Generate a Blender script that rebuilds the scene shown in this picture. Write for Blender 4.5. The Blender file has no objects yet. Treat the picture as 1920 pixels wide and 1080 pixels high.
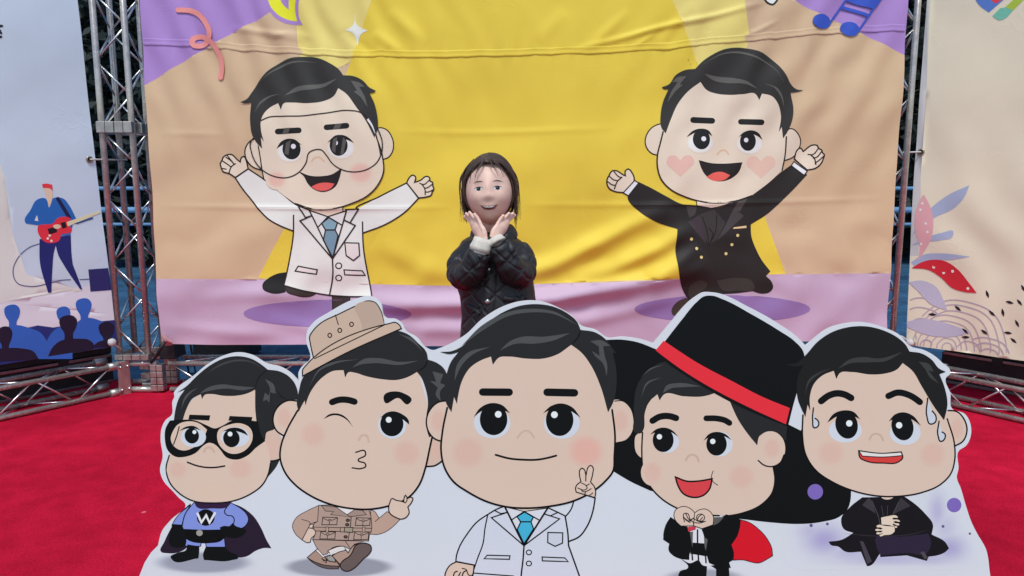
import bpy, bmesh, math, random
import numpy as np
from mathutils import Vector, Matrix
from mathutils.geometry import delaunay_2d_cdt
from mathutils.bvhtree import BVHTree

# ------------------------------------------------------------------ camera, sky, sun, exposure
SC = bpy.context.scene
COL = SC.collection
FPX, PITCH, CAMZ = 1330.0, math.radians(8.0), 1.10
cam_data = bpy.data.cameras.new('camera')
cam = bpy.data.objects.new('camera', cam_data)
COL.objects.link(cam)
cam_data.sensor_width = 36.0
cam_data.lens = 36.0 * FPX / 1920.0
cam_data.clip_start, cam_data.clip_end = 0.05, 2000.0
cam.location = (0, 0, CAMZ)
cam.rotation_euler = (math.pi / 2 - PITCH, 0, 0)
SC.camera = cam

SUN_EL, SUN_AZ = math.radians(60), math.radians(182)     # azimuth clockwise from +Y: high behind the camera
world = bpy.data.worlds.new('World')
SC.world = world
world.use_nodes = True
wn = world.node_tree.nodes
sky = wn.new('ShaderNodeTexSky')
sky.sky_type = 'NISHITA'
sky.sun_disc = False
sky.sun_elevation = SUN_EL
sky.sun_rotation = SUN_AZ
sky.air_density, sky.dust_density, sky.ozone_density = 1.0, 1.0, 1.0
wn['Background'].inputs['Strength'].default_value = 0.11
world.node_tree.links.new(sky.outputs[0], wn['Background'].inputs['Color'])

sun_l = bpy.data.lights.new('sun', 'SUN')
sun_l.energy = 1.5
sun_l.angle = math.radians(14)
sun_l.color = (1.0, 1.0, 0.97)
sun = bpy.data.objects.new('sun', sun_l)
COL.objects.link(sun)
to_sun = Vector((math.sin(SUN_AZ) * math.cos(SUN_EL), math.cos(SUN_AZ) * math.cos(SUN_EL), math.sin(SUN_EL)))
sun.rotation_euler = (-to_sun).to_track_quat('-Z', 'Y').to_euler()
sun.location = to_sun * 30

SC.view_settings.view_transform = 'Standard'
SC.view_settings.look = 'None'
SC.view_settings.gamma = 1.0
SC.view_settings.use_curve_mapping = False
SC.view_settings.exposure = 0.52
SC.render.engine = 'CYCLES'
SC.cycles.use_denoising = True
SC.cycles.max_bounces = 6

# ------------------------------------------------------------------ helpers
CP_, SP_ = math.cos(PITCH), math.sin(PITCH)

def ray(px, py):
    x, y = (px - 960.0) / FPX, -(py - 540.0) / FPX
    return Vector((x, CP_ + y * SP_, -SP_ + y * CP_))

def on_plane(px, py, p0, n):
    d = ray(px, py)
    o = Vector((0, 0, CAMZ))
    return o + d * ((Vector(p0) - o).dot(n) / d.dot(n))

def on_y(px, py, Y):
    d = ray(px, py)
    return Vector((0, 0, CAMZ)) + d * (Y / d.y)

def on_z(px, py, z):
    d = ray(px, py)
    return Vector((0, 0, CAMZ)) + d * ((z - CAMZ) / d.z)

def to_px(P):
    P = np.asarray(P, float)
    x, y, z = P[..., 0], P[..., 1], P[..., 2] - CAMZ
    zc = y * CP_ - z * SP_
    yc = y * SP_ + z * CP_
    return np.stack([960 + FPX * x / zc, 540 - FPX * yc / zc], -1)

def s2l(c):
    return tuple((v / 255.0 / 12.92) if v / 255.0 <= 0.04045 else ((v / 255.0 + 0.055) / 1.055) ** 2.4 for v in c)

def thing(name, label, cat, loc=(0, 0, 0), group=None):
    o = bpy.data.objects.new(name, None)
    COL.objects.link(o)
    o.location = loc
    o.empty_display_size = 0.1
    o['label'], o['category'] = label, cat
    if group: o['group'] = group
    return o

def world_loc(o):
    p = Vector((0, 0, 0))
    while o is not None:
        p += Vector(o.location); o = o.parent
    return p

def attach(o, parent):
    # mesh coordinates are world coordinates: shift them so the object sits on its parent's origin
    o.parent = parent

def link_mesh(name, me, parent=None, kind=None):
    o = bpy.data.objects.new(name, me)
    COL.objects.link(o)
    if parent is not None:
        o.parent = parent
        w = Vector((0, 0, 0)); p = parent
        while p is not None:
            w += Vector(p.location); p = p.parent
        o.location = -w                       # so that mesh coordinates stay world coordinates
    if kind: o['kind'] = kind
    return o

def empty_part(name, parent, label=None):
    o = bpy.data.objects.new(name, None)
    COL.objects.link(o)
    o.parent = parent
    o.empty_display_size = 0.05
    if label: o['label'] = label
    return o

def mesh_from(name, verts, faces, mat=None, smooth=False):
    me = bpy.data.meshes.new(name)
    me.from_pydata([tuple(v) for v in verts], [], faces)
    if mat is not None: me.materials.append(mat)
    if smooth: me.polygons.foreach_set('use_smooth', [True] * len(me.polygons))
    me.update()
    return me

def bm_mesh(name, bm, mats, smooth=False):
    me = bpy.data.meshes.new(name)
    bm.to_mesh(me); bm.free()
    for m in (mats if isinstance(mats, (list, tuple)) else [mats]): me.materials.append(m)
    if smooth: me.polygons.foreach_set('use_smooth', [True] * len(me.polygons))
    return me

def tube_bm(bm, pts, r, seg=10, cap=True, radii=None):
    pts = [Vector(p) for p in pts]
    rings = []
    up = Vector((0, 0, 1))
    prev = None
    for i, p in enumerate(pts):
        t = (pts[min(i + 1, len(pts) - 1)] - pts[max(i - 1, 0)]).normalized()
        if prev is None:
            a = t.cross(up)
            if a.length < 1e-3: a = t.cross(Vector((1, 0, 0)))
            a.normalize()
        else:
            a = (prev - t * prev.dot(t)).normalized()
        prev = a
        b = t.cross(a)
        rr = radii[i] if radii else r
        rings.append([bm.verts.new(p + (a * math.cos(2 * math.pi * k / seg) + b * math.sin(2 * math.pi * k / seg)) * rr) for k in range(seg)])
    for r0, r1 in zip(rings, rings[1:]):
        for k in range(seg):
            bm.faces.new((r0[k], r0[(k + 1) % seg], r1[(k + 1) % seg], r1[k]))
    if cap:
        bm.faces.new(rings[0][::-1]); bm.faces.new(rings[-1])

def tube(name, pts, r, mat, parent=None, seg=10, radii=None, smooth=True):
    bm = bmesh.new()
    tube_bm(bm, pts, r, seg, True, radii)
    bmesh.ops.recalc_face_normals(bm, faces=bm.faces)
    me = bm_mesh(name, bm, mat)
    if smooth:
        me.polygons.foreach_set('use_smooth', [len(p.vertices) == 4 for p in me.polygons])
    return link_mesh(name, me, parent)

def box_bm(bm, c, size, rot=None, bevel=0.0):
    r = bmesh.ops.create_cube(bm, size=1.0)
    M = Matrix.Translation(Vector(c)) @ (rot.to_4x4() if rot is not None else Matrix.Identity(4)) @ Matrix.Diagonal((*size, 1))
    bmesh.ops.transform(bm, matrix=M, verts=r['verts'])
    if bevel:
        es = list({e for v in r['verts'] for e in v.link_edges})
        bmesh.ops.bevel(bm, geom=es, offset=bevel, segments=2, affect='EDGES', profile=0.5)

def box(name, c, size, mat, parent=None, rot=None, bevel=0.004):
    bm = bmesh.new()
    box_bm(bm, c, size, rot, bevel)
    return link_mesh(name, bm_mesh(name, bm, mat), parent)

# ------------------------------------------------------------------ materials
def new_mat(name, color=(0.5, 0.5, 0.5), rough=0.6, metal=0.0, spec=0.5):
    m = bpy.data.materials.new(name)
    m.use_nodes = True
    b = m.node_tree.nodes['Principled BSDF']
    b.inputs['Base Color'].default_value = (*color, 1)
    b.inputs['Roughness'].default_value = rough
    b.inputs['Metallic'].default_value = metal
    b.inputs['Specular IOR Level'].default_value = spec
    return m

def nd(m, t, **kw):
    n = m.node_tree.nodes.new(t)
    for k, v in kw.items(): setattr(n, k, v)
    return n

def lk(m, a, b): m.node_tree.links.new(a, b)

def bsdf(m): return m.node_tree.nodes['Principled BSDF']

def add_noise(m, scale, lo, hi, detail=4, coord='Object', bump=0.0, bscale=None, rough_var=0.0, dist=0.002, stretch=None):
    """multiply the base colour by a noise between lo and hi and add a fine bump"""
    b = bsdf(m)
    tc = nd(m, 'ShaderNodeTexCoord')
    src = tc.outputs[coord]
    if stretch:
        mp = nd(m, 'ShaderNodeMapping')
        mp.inputs['Scale'].default_value = stretch
        lk(m, src, mp.inputs['Vector']); src = mp.outputs[0]
    nz = nd(m, 'ShaderNodeTexNoise')
    nz.inputs['Scale'].default_value = scale
    nz.inputs['Detail'].default_value = detail
    lk(m, src, nz.inputs['Vector'])
    mr = nd(m, 'ShaderNodeMapRange')
    mr.inputs['From Min'].default_value, mr.inputs['From Max'].default_value = 0.3, 0.7
    mr.inputs['To Min'].default_value, mr.inputs['To Max'].default_value = lo, hi
    lk(m, nz.outputs['Fac'], mr.inputs['Value'])
    mx = nd(m, 'ShaderNodeVectorMath', operation='SCALE')
    inp = b.inputs['Base Color']
    if inp.is_linked:
        lk(m, inp.links[0].from_socket, mx.inputs[0])
    else:
        mx.inputs[0].default_value = inp.default_value[:3]
    lk(m, mr.outputs[0], mx.inputs['Scale'])
    lk(m, mx.outputs[0], inp)
    if rough_var:
        r0 = b.inputs['Roughness'].default_value
        m2 = nd(m, 'ShaderNodeMapRange')
        m2.inputs['To Min'].default_value, m2.inputs['To Max'].default_value = r0 - rough_var, r0 + rough_var
        lk(m, nz.outputs['Fac'], m2.inputs['Value']); lk(m, m2.outputs[0], b.inputs['Roughness'])
    if bump:
        n2 = nd(m, 'ShaderNodeTexNoise')
        n2.inputs['Scale'].default_value = bscale or scale * 4
        n2.inputs['Detail'].default_value = 6
        lk(m, src, n2.inputs['Vector'])
        bp = nd(m, 'ShaderNodeBump')
        bp.inputs['Strength'].default_value = bump
        bp.inputs['Distance'].default_value = dist
        lk(m, n2.outputs['Fac'], bp.inputs['Height'])
        lk(m, bp.outputs[0], b.inputs['Normal'])
    return m

def ink_mat(name, rough, bump, bscale, dist, var=(0.97, 1.03), vscale=6.0, spec=0.4, crease=False):
    m = new_mat(name, rough=rough, spec=spec)
    at = nd(m, 'ShaderNodeAttribute', attribute_name='ink')
    lk(m, at.outputs['Color'], bsdf(m).inputs['Base Color'])
    add_noise(m, vscale, var[0], var[1], bump=bump, bscale=bscale, dist=dist)
    if crease:     # fine crumple creases of folded fabric, chained in front of the first bump
        tc = nd(m, 'ShaderNodeTexCoord')
        nz = nd(m, 'ShaderNodeTexNoise'); nz.inputs['Scale'].default_value = 7.0; nz.inputs['Detail'].default_value = 3
        lk(m, tc.outputs['Object'], nz.inputs['Vector'])
        nz.inputs['Scale'].default_value = 11.0; nz.inputs['Detail'].default_value = 4; nz.inputs['Distortion'].default_value = 1.2
        a1 = nd(m, 'ShaderNodeMath', operation='SUBTRACT'); lk(m, nz.outputs['Fac'], a1.inputs[0]); a1.inputs[1].default_value = .5
        a2 = nd(m, 'ShaderNodeMath', operation='ABSOLUTE'); lk(m, a1.outputs[0], a2.inputs[0])
        mr = nd(m, 'ShaderNodeMapRange'); mr.inputs['From Max'].default_value = 0.05; mr.inputs['To Min'].default_value = 1; mr.inputs['To Max'].default_value = 0
        lk(m, a2.outputs[0], mr.inputs['Value'])
        n3 = nd(m, 'ShaderNodeTexNoise'); n3.inputs['Scale'].default_value = 3.1; n3.inputs['Detail'].default_value = 2
        lk(m, tc.outputs['Object'], n3.inputs['Vector'])
        m3 = nd(m, 'ShaderNodeMapRange'); m3.inputs['From Min'].default_value = .56; m3.inputs['From Max'].default_value = .72
        lk(m, n3.outputs['Fac'], m3.inputs['Value'])
        mu = nd(m, 'ShaderNodeMath', operation='MULTIPLY'); lk(m, mr.outputs[0], mu.inputs[0]); lk(m, m3.outputs[0], mu.inputs[1])
        bp = nd(m, 'ShaderNodeBump'); bp.inputs['Strength'].default_value = 0.15; bp.inputs['Distance'].default_value = 0.004
        lk(m, mu.outputs[0], bp.inputs['Height'])
        old = bsdf(m).inputs['Normal'].links[0].from_socket
        lk(m, old, bp.inputs['Normal'])
        lk(m, bp.outputs[0], bsdf(m).inputs['Normal'])
    return m

# ------------------------------------------------------------------ flat print: filled shapes, lines, soft spots laid on a board or a cloth
def sub(x0, y0, s):
    return lambda pts: [(x0 + p[0] / s, y0 + p[1] / s) + tuple(p[2:]) for p in pts]

FINE = [False]        # True while printing on draped cloth: straight edges are cut as finely as curves
def smooth_path(pts, closed, step=5.0):
    """smooth curve through pts; a point with a third entry is a sharp corner"""
    n = len(pts)
    P = [np.array(p[:2], float) for p in pts]
    C = [len(p) > 2 for p in pts]
    tan_in, tan_out = [None] * n, [None] * n
    for i in range(n):
        a, b = (P[i - 1] if (closed or i > 0) else None), (P[(i + 1) % n] if (closed or i < n - 1) else None)
        if a is None: t = b - P[i]; t = t / (np.linalg.norm(t) + 1e-9); ti = to = t
        elif b is None: t = P[i] - a; t = t / (np.linalg.norm(t) + 1e-9); ti = to = t
        else:
            d0, d1 = P[i] - a, b - P[i]
            l0, l1 = np.linalg.norm(d0) + 1e-9, np.linalg.norm(d1) + 1e-9
            if C[i]: ti, to = d0 / l0, d1 / l1
            else:
                t = (d0 / l0) * l1 + (d1 / l1) * l0
                t = t / (np.linalg.norm(t) + 1e-9); ti = to = t
        tan_in[i], tan_out[i] = ti, to
    out = []
    for i in range(n if closed else n - 1):
        j = (i + 1) % n
        L = np.linalg.norm(P[j] - P[i])
        k = max(1, int(math.ceil(L / step)))
        if C[i] and C[j]: k = max(1, int(math.ceil(L / (40.0 if step < 50 and not FINE[0] else 4.0))))
        for q in range(k):
            t = q / k
            h00, h10, h01, h11 = 2*t**3-3*t*t+1, t**3-2*t*t+t, -2*t**3+3*t*t, t**3-t*t
            out.append(h00 * P[i] + h10 * L * tan_out[i] + h01 * P[j] + h11 * L * tan_in[j])
    if not closed: out.append(P[-1])
    return np.array(out)

def ell_pts(cx, cy, rx, ry, rot=0.0, n=36):
    a = np.linspace(0, 2 * math.pi, n, endpoint=False)
    x, y = rx * np.cos(a), ry * np.sin(a)
    c, s = math.cos(math.radians(rot)), math.sin(math.radians(rot))
    return np.stack([cx + x * c - y * s, cy + x * s + y * c], -1)

class Surface:
    """place(px array, level) -> world points; flat board or draped cloth"""
    def __init__(self, p0, n, base, step, mat, light, drape=None, cell=None):
        self.p0, self.n = Vector(p0), Vector(n).normalized()
        self.base, self.stepz, self.mat, self.light, self.drape, self.cell = base, step, mat, light, drape, cell
        self.used = []
    def ink(self, c):
        if c is None: return None
        l = s2l(c)
        return tuple(min(0.9, max(0.0025, v / k)) for v, k in zip(l, self.light))
    def level(self, pts):
        lo, hi = pts.min(0), pts.max(0)
        lv = 0
        for a, b, l in self.used:
            if l > lv and a[0] < hi[0] and b[0] > lo[0] and a[1] < hi[1] and b[1] > lo[1]: lv = l
        self.used.append((lo, hi, lv + 1))
        return lv + 1
    def flat(self, pts):
        pts = np.asarray(pts, float)
        x, y = (pts[:, 0] - 960) / FPX, -(pts[:, 1] - 540) / FPX
        D = np.stack([x, CP_ + y * SP_, -SP_ + y * CP_], -1)
        n = np.array(self.n); o = np.array((0, 0, CAMZ))
        t = ((np.array(self.p0) - o) @ n) / (D @ n)
        return o + D * t[:, None]
    def place(self, pts, level):
        P = self.flat(pts)
        off = np.full(len(P), self.base + level * self.stepz)
        if self.drape is not None: off = off + self.drape(np.asarray(pts, float))
        return P + off[:, None] * np.array(self.n)

class Print:
    """one printed piece (hair, face, tie ...): several inked shapes in one mesh"""
    def __init__(self, surf, name, parent, f=None):
        self.s, self.name, self.parent, self.f = surf, name, parent, f
        self.v, self.fc, self.c, self.quads = [], [], [], False
    def T(self, pts):
        FINE[0] = bool(self.s.cell)
        return self.f(pts) if self.f else pts
    def add(self, pts, faces, cols, lv):
        b = len(self.v)
        self.v.extend(self.s.place(pts, lv).tolist())
        self.fc.extend([tuple(b + i for i in f) for f in faces])
        self.c.extend(cols)
    def poly(self, path, color):
        lv = self.s.level(path)
        n = len(path)
        vs = [Vector(p) for p in path]
        if self.s.cell:
            c = self.s.cell
            lo, hi = path.min(0), path.max(0)
            for gx in np.arange(math.floor(lo[0] / c) * c + c, hi[0], c):
                for gy in np.arange(math.floor(lo[1] / c) * c + c, hi[1], c):
                    vs.append(Vector((gx, gy)))
        r = delaunay_2d_cdt(vs, [(i, (i + 1) % n) for i in range(n)], [], 1, 1e-4)
        pts = np.array([tuple(p) for p in r[0]])
        faces = []
        for f in r[2]:
            a, b, d = (pts[i] for i in f[:3])
            ar = (b[0]-a[0])*(d[1]-a[1]) - (b[1]-a[1])*(d[0]-a[0])
            faces.append(tuple(f) if ar < 0 else tuple(f)[::-1])
        if len(faces): self.add(pts, faces, [self.s.ink(color)] * len(pts), lv)
        return self
    def fill(self, pts, color, line=None, w=3.0, raw=False):
        FINE[0] = bool(self.s.cell)
        path = smooth_path(pts if raw else self.T(pts), True)
        self.poly(path, color)
        if line is not None: self.ribbon(path, w, line, True)
        return self
    def ell(self, cx, cy, rx, ry, color, rot=0, line=None, w=3.0):
        p = ell_pts(cx, cy, rx, ry, rot)
        path = np.array([q[:2] for q in self.T([tuple(x) for x in p])])
        if color is not None: self.poly(path, color)
        if line is not None: self.ribbon(path, w, line, True)
        return self
    def soft(self, cx, cy, rx, ry, cin, cout, rot=0, inner=0.45):
        rad = max(rx, ry) * np.linalg.norm(np.array(self.T([(0, 0)])[0][:2]) - np.array(self.T([(1, 0)])[0][:2]))
        n = max(9, int(rad / 4)) if self.s.cell else 9
        ks = np.concatenate([[0.001], np.linspace(inner, 1, n)]) if not self.s.cell else np.concatenate([[.001], np.linspace(1 / n, 1, n)])
        rings = []
        for k in ks:
            p = ell_pts(cx, cy, rx * k, ry * k, rot, 40)
            rings.append(np.array([q[:2] for q in self.T([tuple(x) for x in p])]))
        lv0 = self.s.level(rings[-1])
        a, b = np.array(self.s.ink(cin)), np.array(self.s.ink(cout))
        pts = np.concatenate(rings); cols = []
        for k in ks:
            t = min(1, max(0, (k - inner) / (1 - inner))); t = t * t * (3 - 2 * t)
            cols += [tuple(a * (1 - t) + b * t)] * 40
        faces = []
        for r in range(len(ks) - 1):
            for i in range(40):
                j = (i + 1) % 40
                faces.append((r*40+i, (r+1)*40+i, (r+1)*40+j, r*40+j)[::-1])
        self.add(pts, faces, cols, lv0)
        return self
    def line(self, pts, w, color, closed=False, taper=None, raw=False):
        path = smooth_path(pts if raw else self.T(pts), closed, 4.0)
        return self.ribbon(path, w, color, closed, taper)
    def ribbon(self, path, w, color, closed, taper=None):
        # drop coincident points
        keep = [0]
        for i in range(1, len(path)):
            if np.linalg.norm(path[i] - path[keep[-1]]) > 0.4: keep.append(i)
        if closed and len(keep) > 2 and np.linalg.norm(path[keep[-1]] - path[0]) < 0.4: keep.pop()
        path = path[keep]; n = len(path)
        if self.s.cell is None and w < 4.2: w *= 1.2
        if n < 2: return self
        L = np.zeros((n, 2)); R = np.zeros((n, 2))
        for i in range(n):
            a = path[i - 1] if (closed or i > 0) else None
            b = path[(i + 1) % n] if (closed or i < n - 1) else None
            d0 = None if a is None else (path[i] - a) / np.linalg.norm(path[i] - a)
            d1 = None if b is None else (b - path[i]) / np.linalg.norm(b - path[i])
            if d0 is None: d0 = d1
            if d1 is None: d1 = d0
            n0, n1 = np.array((-d0[1], d0[0])), np.array((-d1[1], d1[0]))
            m = n0 + n1; ml = np.linalg.norm(m)
            m = n1 if ml < 1e-6 else m / ml
            k = min(1.8, 1.0 / max(0.35, float(m @ n1)))
            hw = w / 2
            if taper is not None:
                t = i / (n - 1)
                hw *= max(0.12, 1 - (1 - t) * taper[0] if t < .5 else 1 - t * taper[1]) if False else max(0.1, min(1.0, (t / taper[0]) if taper[0] > 0 else 1.0, ((1 - t) / taper[1]) if taper[1] > 0 else 1.0))
            L[i], R[i] = path[i] + m * hw * k, path[i] - m * hw * k
        pts = [*L, *R]; faces = []
        for i in range(n if closed else n - 1):
            j = (i + 1) % n
            faces.append((i, j, n + j, n + i))
        if not closed and taper is None:       # round caps
            for e, nb in ((0, 1), (n - 1, n - 2)):
                d = path[e] - path[nb]; d /= np.linalg.norm(d)
                q = np.array((-d[1], d[0])); base = len(pts)
                for k in range(1, 6):
                    a = math.pi * k / 6
                    pts.append(path[e] + (q * math.cos(a) + d * math.sin(a)) * w / 2)
                a_, b_ = (n + e, e) if e == 0 else (e, n + e)
                # order a_ (q side) .. b_
                faces.append((a_, *range(base, base + 5), b_))
        pts = np.array(pts)
        fixed = []
        for f in faces:
            q = pts[list(f)]
            ar = np.sum(q[:, 0] * np.roll(q[:, 1], -1) - np.roll(q[:, 0], -1) * q[:, 1])
            fixed.append(tuple(f) if ar < 0 else tuple(f)[::-1])
        if self.s.cell and w > 4.5 and not self.quads:            # wide strokes follow the cloth like filled shapes
            cap = [] if closed or taper is not None else None
            if closed is False:
                e0 = [pts[k] for k in range(2 * n, 2 * n + 5)] if taper is None else []
                e1 = [pts[k] for k in range(2 * n + 5, 2 * n + 10)] if taper is None else []
                return self.poly(np.array([*L, *e1, *R[::-1], *(e0[::1] if taper is None else [])]), color)
        lv = self.s.level(pts)
        self.add(pts, fixed, [self.s.ink(color)] * len(pts), lv)
        return self
    def build(self, label=None):
        me = mesh_from(self.name, self.v, self.fc, self.s.mat)
        at = me.color_attributes.new('ink', 'FLOAT_COLOR', 'POINT')
        at.data.foreach_set('color', np.array([(*c, 1) for c in self.c], np.float32).ravel())
        o = link_mesh(self.name, me, self.parent)
        if label: o['label'] = label
        return o
# ------------------------------------------------------------------ colours of the print and the cartoon eye
INK = (14, 14, 16); HAIR = (38, 39, 42); HAIR_HI = (74, 77, 80); SKIN = (206, 186, 175); SKIN2 = (202, 178, 168)
BLUSH = (206, 176, 165); EYEW = (196, 206, 222); BLK = (15, 17, 19)
RA, RB, RC = sub(280, 640, 2.4533), sub(500, 540, 2.5722), sub(500, 900, 5.3333)
RD, RE = sub(790, 550, 2.634), sub(790, 860, 4.5714)
RF, RG, RH = sub(1140, 540, 2.4), sub(1200, 920, 5.3333), sub(1460, 590, 2.2048)

def eye(P, f, halo, iris, hi, lash, surf=None, halo_c=EYEW, iris_c=BLK, skin=SKIN, nm='eye'):
    surf = surf or S1
    e = Print(surf, nm, P, f)
    if halo: e.soft(*halo[:4], halo_c, halo_c if len(halo) < 5 else halo[4], inner=.8)
    e.ell(*iris[:4], iris_c, rot=iris[4] if len(iris) > 4 else 0)
    e.fill(lash, iris_c)
    e.ell(hi[0], hi[1], hi[2], hi[2], (226, 229, 236))
    e.build()

# ------------------------------------------------------------------ ground
rng = random.Random(7)
NR = np.random.RandomState(11)

def sheet(name, pts, z, mat, kind='structure'):
    return link_mesh(name, mesh_from(name, [(x, y, z) for x, y in pts], [tuple(range(len(pts)))], mat), None, kind)

M_pave = new_mat('blue_grey_paving', (0.045, 0.13, 0.24), 0.45)
_b = nd(M_pave, 'ShaderNodeTexBrick'); _tc = nd(M_pave, 'ShaderNodeTexCoord')
_b.inputs['Scale'].default_value = 2.5
_b.inputs['Color1'].default_value = (0.05, 0.15, 0.27, 1); _b.inputs['Color2'].default_value = (0.035, 0.11, 0.22, 1)
_b.inputs['Mortar'].default_value = (0.02, 0.05, 0.09, 1); _b.inputs['Mortar Size'].default_value = 0.012
lk(M_pave, _tc.outputs['Object'], _b.inputs['Vector']); lk(M_pave, _b.outputs['Color'], bsdf(M_pave).inputs['Base Color'])
add_noise(M_pave, 3.0, .7, 1.25, bump=.2, bscale=60, dist=.002)
sheet('ground', [(-300, -300), (300, -300), (300, 500), (-300, 500)], 0.0, M_pave)

def carpet():
    m = new_mat('red_carpet', s2l((205, 26, 56)), 0.95, spec=0.1)
    b = bsdf(m)
    b.inputs['Base Color'].default_value = (0.53, 0.012, 0.040, 1)
    bsdf(m).inputs['Specular IOR Level'].default_value = 0.0
    add_noise(m, 1.7, .78, 1.14, detail=6, bump=.6, bscale=420, dist=.004)
    # trodden patches and pale lint specks
    tc = nd(m, 'ShaderNodeTexCoord')
    vo = nd(m, 'ShaderNodeTexVoronoi'); vo.inputs['Scale'].default_value = 3.4
    lk(m, tc.outputs['Object'], vo.inputs['Vector'])
    cr = nd(m, 'ShaderNodeMapRange'); cr.inputs['From Min'].default_value, cr.inputs['From Max'].default_value = 0.014, 0.03
    cr.inputs['To Min'].default_value, cr.inputs['To Max'].default_value = 0.8, 0.0
    lk(m, vo.outputs['Distance'], cr.inputs['Value'])
    mx = nd(m, 'ShaderNodeMix', data_type='RGBA')
    lk(m, cr.outputs[0], mx.inputs[0])
    lk(m, b.inputs['Base Color'].links[0].from_socket, mx.inputs[6])
    mx.inputs[7].default_value = (0.75, 0.30, 0.26, 1)
    n2 = nd(m, 'ShaderNodeTexNoise'); n2.inputs['Scale'].default_value = 160; n2.inputs['Detail'].default_value = 2
    lk(m, tc.outputs['Object'], n2.inputs['Vector'])
    m2 = nd(m, 'ShaderNodeMapRange'); m2.inputs['From Min'].default_value, m2.inputs['From Max'].default_value = .3, .7
    m2.inputs['To Min'].default_value, m2.inputs['To Max'].default_value = .8, 1.15
    lk(m, n2.outputs['Fac'], m2.inputs['Value'])
    n3 = nd(m, 'ShaderNodeTexNoise'); n3.inputs['Scale'].default_value = 11; n3.inputs['Detail'].default_value = 5
    lk(m, tc.outputs['Object'], n3.inputs['Vector'])
    m3 = nd(m, 'ShaderNodeMapRange'); m3.inputs['From Min'].default_value, m3.inputs['From Max'].default_value = .3, .7
    m3.inputs['To Min'].default_value, m3.inputs['To Max'].default_value = .84, 1.1
    lk(m, n3.outputs['Fac'], m3.inputs['Value'])
    mm = nd(m, 'ShaderNodeMath', operation='MULTIPLY'); lk(m, m2.outputs[0], mm.inputs[0]); lk(m, m3.outputs[0], mm.inputs[1])
    sc = nd(m, 'ShaderNodeVectorMath', operation='SCALE')
    lk(m, mx.outputs[2], sc.inputs[0]); lk(m, mm.outputs[0], sc.inputs['Scale'])
    lk(m, sc.outputs[0], b.inputs['Base Color'])
    # a gently rumpled sheet
    nx, ny = 90, 64
    v = []; f = []
    for j in range(ny + 1):
        for i in range(nx + 1):
            x, y = -4.2 + 8.4 * i / nx, 1.70 + 2.28 * j / ny  # front edge drawn back to keep red bounce off the board
            w = .5 + .5 * math.sin(1.7 * x + 2.3 * y) * math.sin(2.9 * x - 1.1 * y + 1)
            v.append((x, y, 0.0045 + 0.002 * w))
    for j in range(ny):
        for i in range(nx):
            a = j * (nx + 1) + i
            f.append((a, a + 1, a + nx + 2, a + nx + 1))
    link_mesh('red_carpet', mesh_from('red_carpet', v, f, m, True), None, 'structure')
carpet()
M_added_pave = new_mat('dark_added_paving', (0.12, 0.12, 0.12), 0.8)
_b = nd(M_added_pave, 'ShaderNodeTexBrick'); _tc = nd(M_added_pave, 'ShaderNodeTexCoord')
_b.inputs['Scale'].default_value = 1.6
_b.inputs['Color1'].default_value = (0.13, 0.13, 0.135, 1); _b.inputs['Color2'].default_value = (0.10, 0.10, 0.108, 1); _b.inputs['Mortar'].default_value = (0.05, 0.05, 0.05, 1)
_b.inputs['Mortar Size'].default_value = 0.01
lk(M_added_pave, _tc.outputs['Object'], _b.inputs['Vector']); lk(M_added_pave, _b.outputs['Color'], bsdf(M_added_pave).inputs['Base Color'])
add_noise(M_added_pave, 4.0, .8, 1.15, bump=.3, bscale=120, dist=.002)
sheet('added_paving', [(-60, -60), (60, -60), (60, 1.74), (-60, 1.74)], 0.003, M_added_pave)  # unseen paving, added so the floor bounces dim neutral light onto the board

# ------------------------------------------------------------------ aluminium trusses
M_alu = new_mat('brushed_aluminium', (0.54, 0.50, 0.45), 0.26, 0.55)
add_noise(M_alu, 30, .82, 1.08, bump=.08, bscale=300, rough_var=.1, dist=.0005)
M_brace = new_mat('bright_brace', (0.72, 0.71, 0.69), 0.25, 1.0)
add_noise(M_brace, 40, .85, 1.06, rough_var=.08)
M_cast = new_mat('cast_coupler', (0.50, 0.47, 0.43), 0.45, 0.9)
add_noise(M_cast, 25, .75, 1.1, bump=.25, bscale=180, rough_var=.1, dist=.001)
M_bolt = new_mat('zinc_bolt', (0.75, 0.74, 0.72), 0.25, 1.0)
R_CH, R_BR = 0.0158, 0.0052

def truss_run(root, a, b, u, v, w, h, pitch, phase=0.0, chords=((0,0),(1,0),(0,1),(1,1)), r_ch=R_CH):
    """four chords from a to b; u and v span the section (w by h); zigzag braces on the four faces"""
    a, b, u, v = Vector(a), Vector(b), Vector(u), Vector(v)
    corner = {(i, j): a + u * (w * i) + v * (h * j) for i in (0, 1) for j in (0, 1)}
    d = b - a; L = d.length; dn = d.normalized()
    for c in chords:
        tube('chord', [corner[c], corner[c] + d], r_ch, M_alu, root, 14)
    n = max(1, int(round(L / pitch)))
    for fi, (c0, c1) in enumerate((((0,0),(1,0)), ((0,1),(1,1)), ((0,0),(0,1)), ((1,0),(1,1)))):
        bm = None
        for k in range(n):
            t0 = L * (k + .04) / n; t1 = L * (k + .96) / n
            if (k + fi) % 2: p, q = corner[c0] + dn * t0, corner[c1] + dn * t1
            else: p, q = corner[c1] + dn * t0, corner[c0] + dn * t1
            tube('brace', [p, q], R_BR, M_brace, root, 8)

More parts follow.
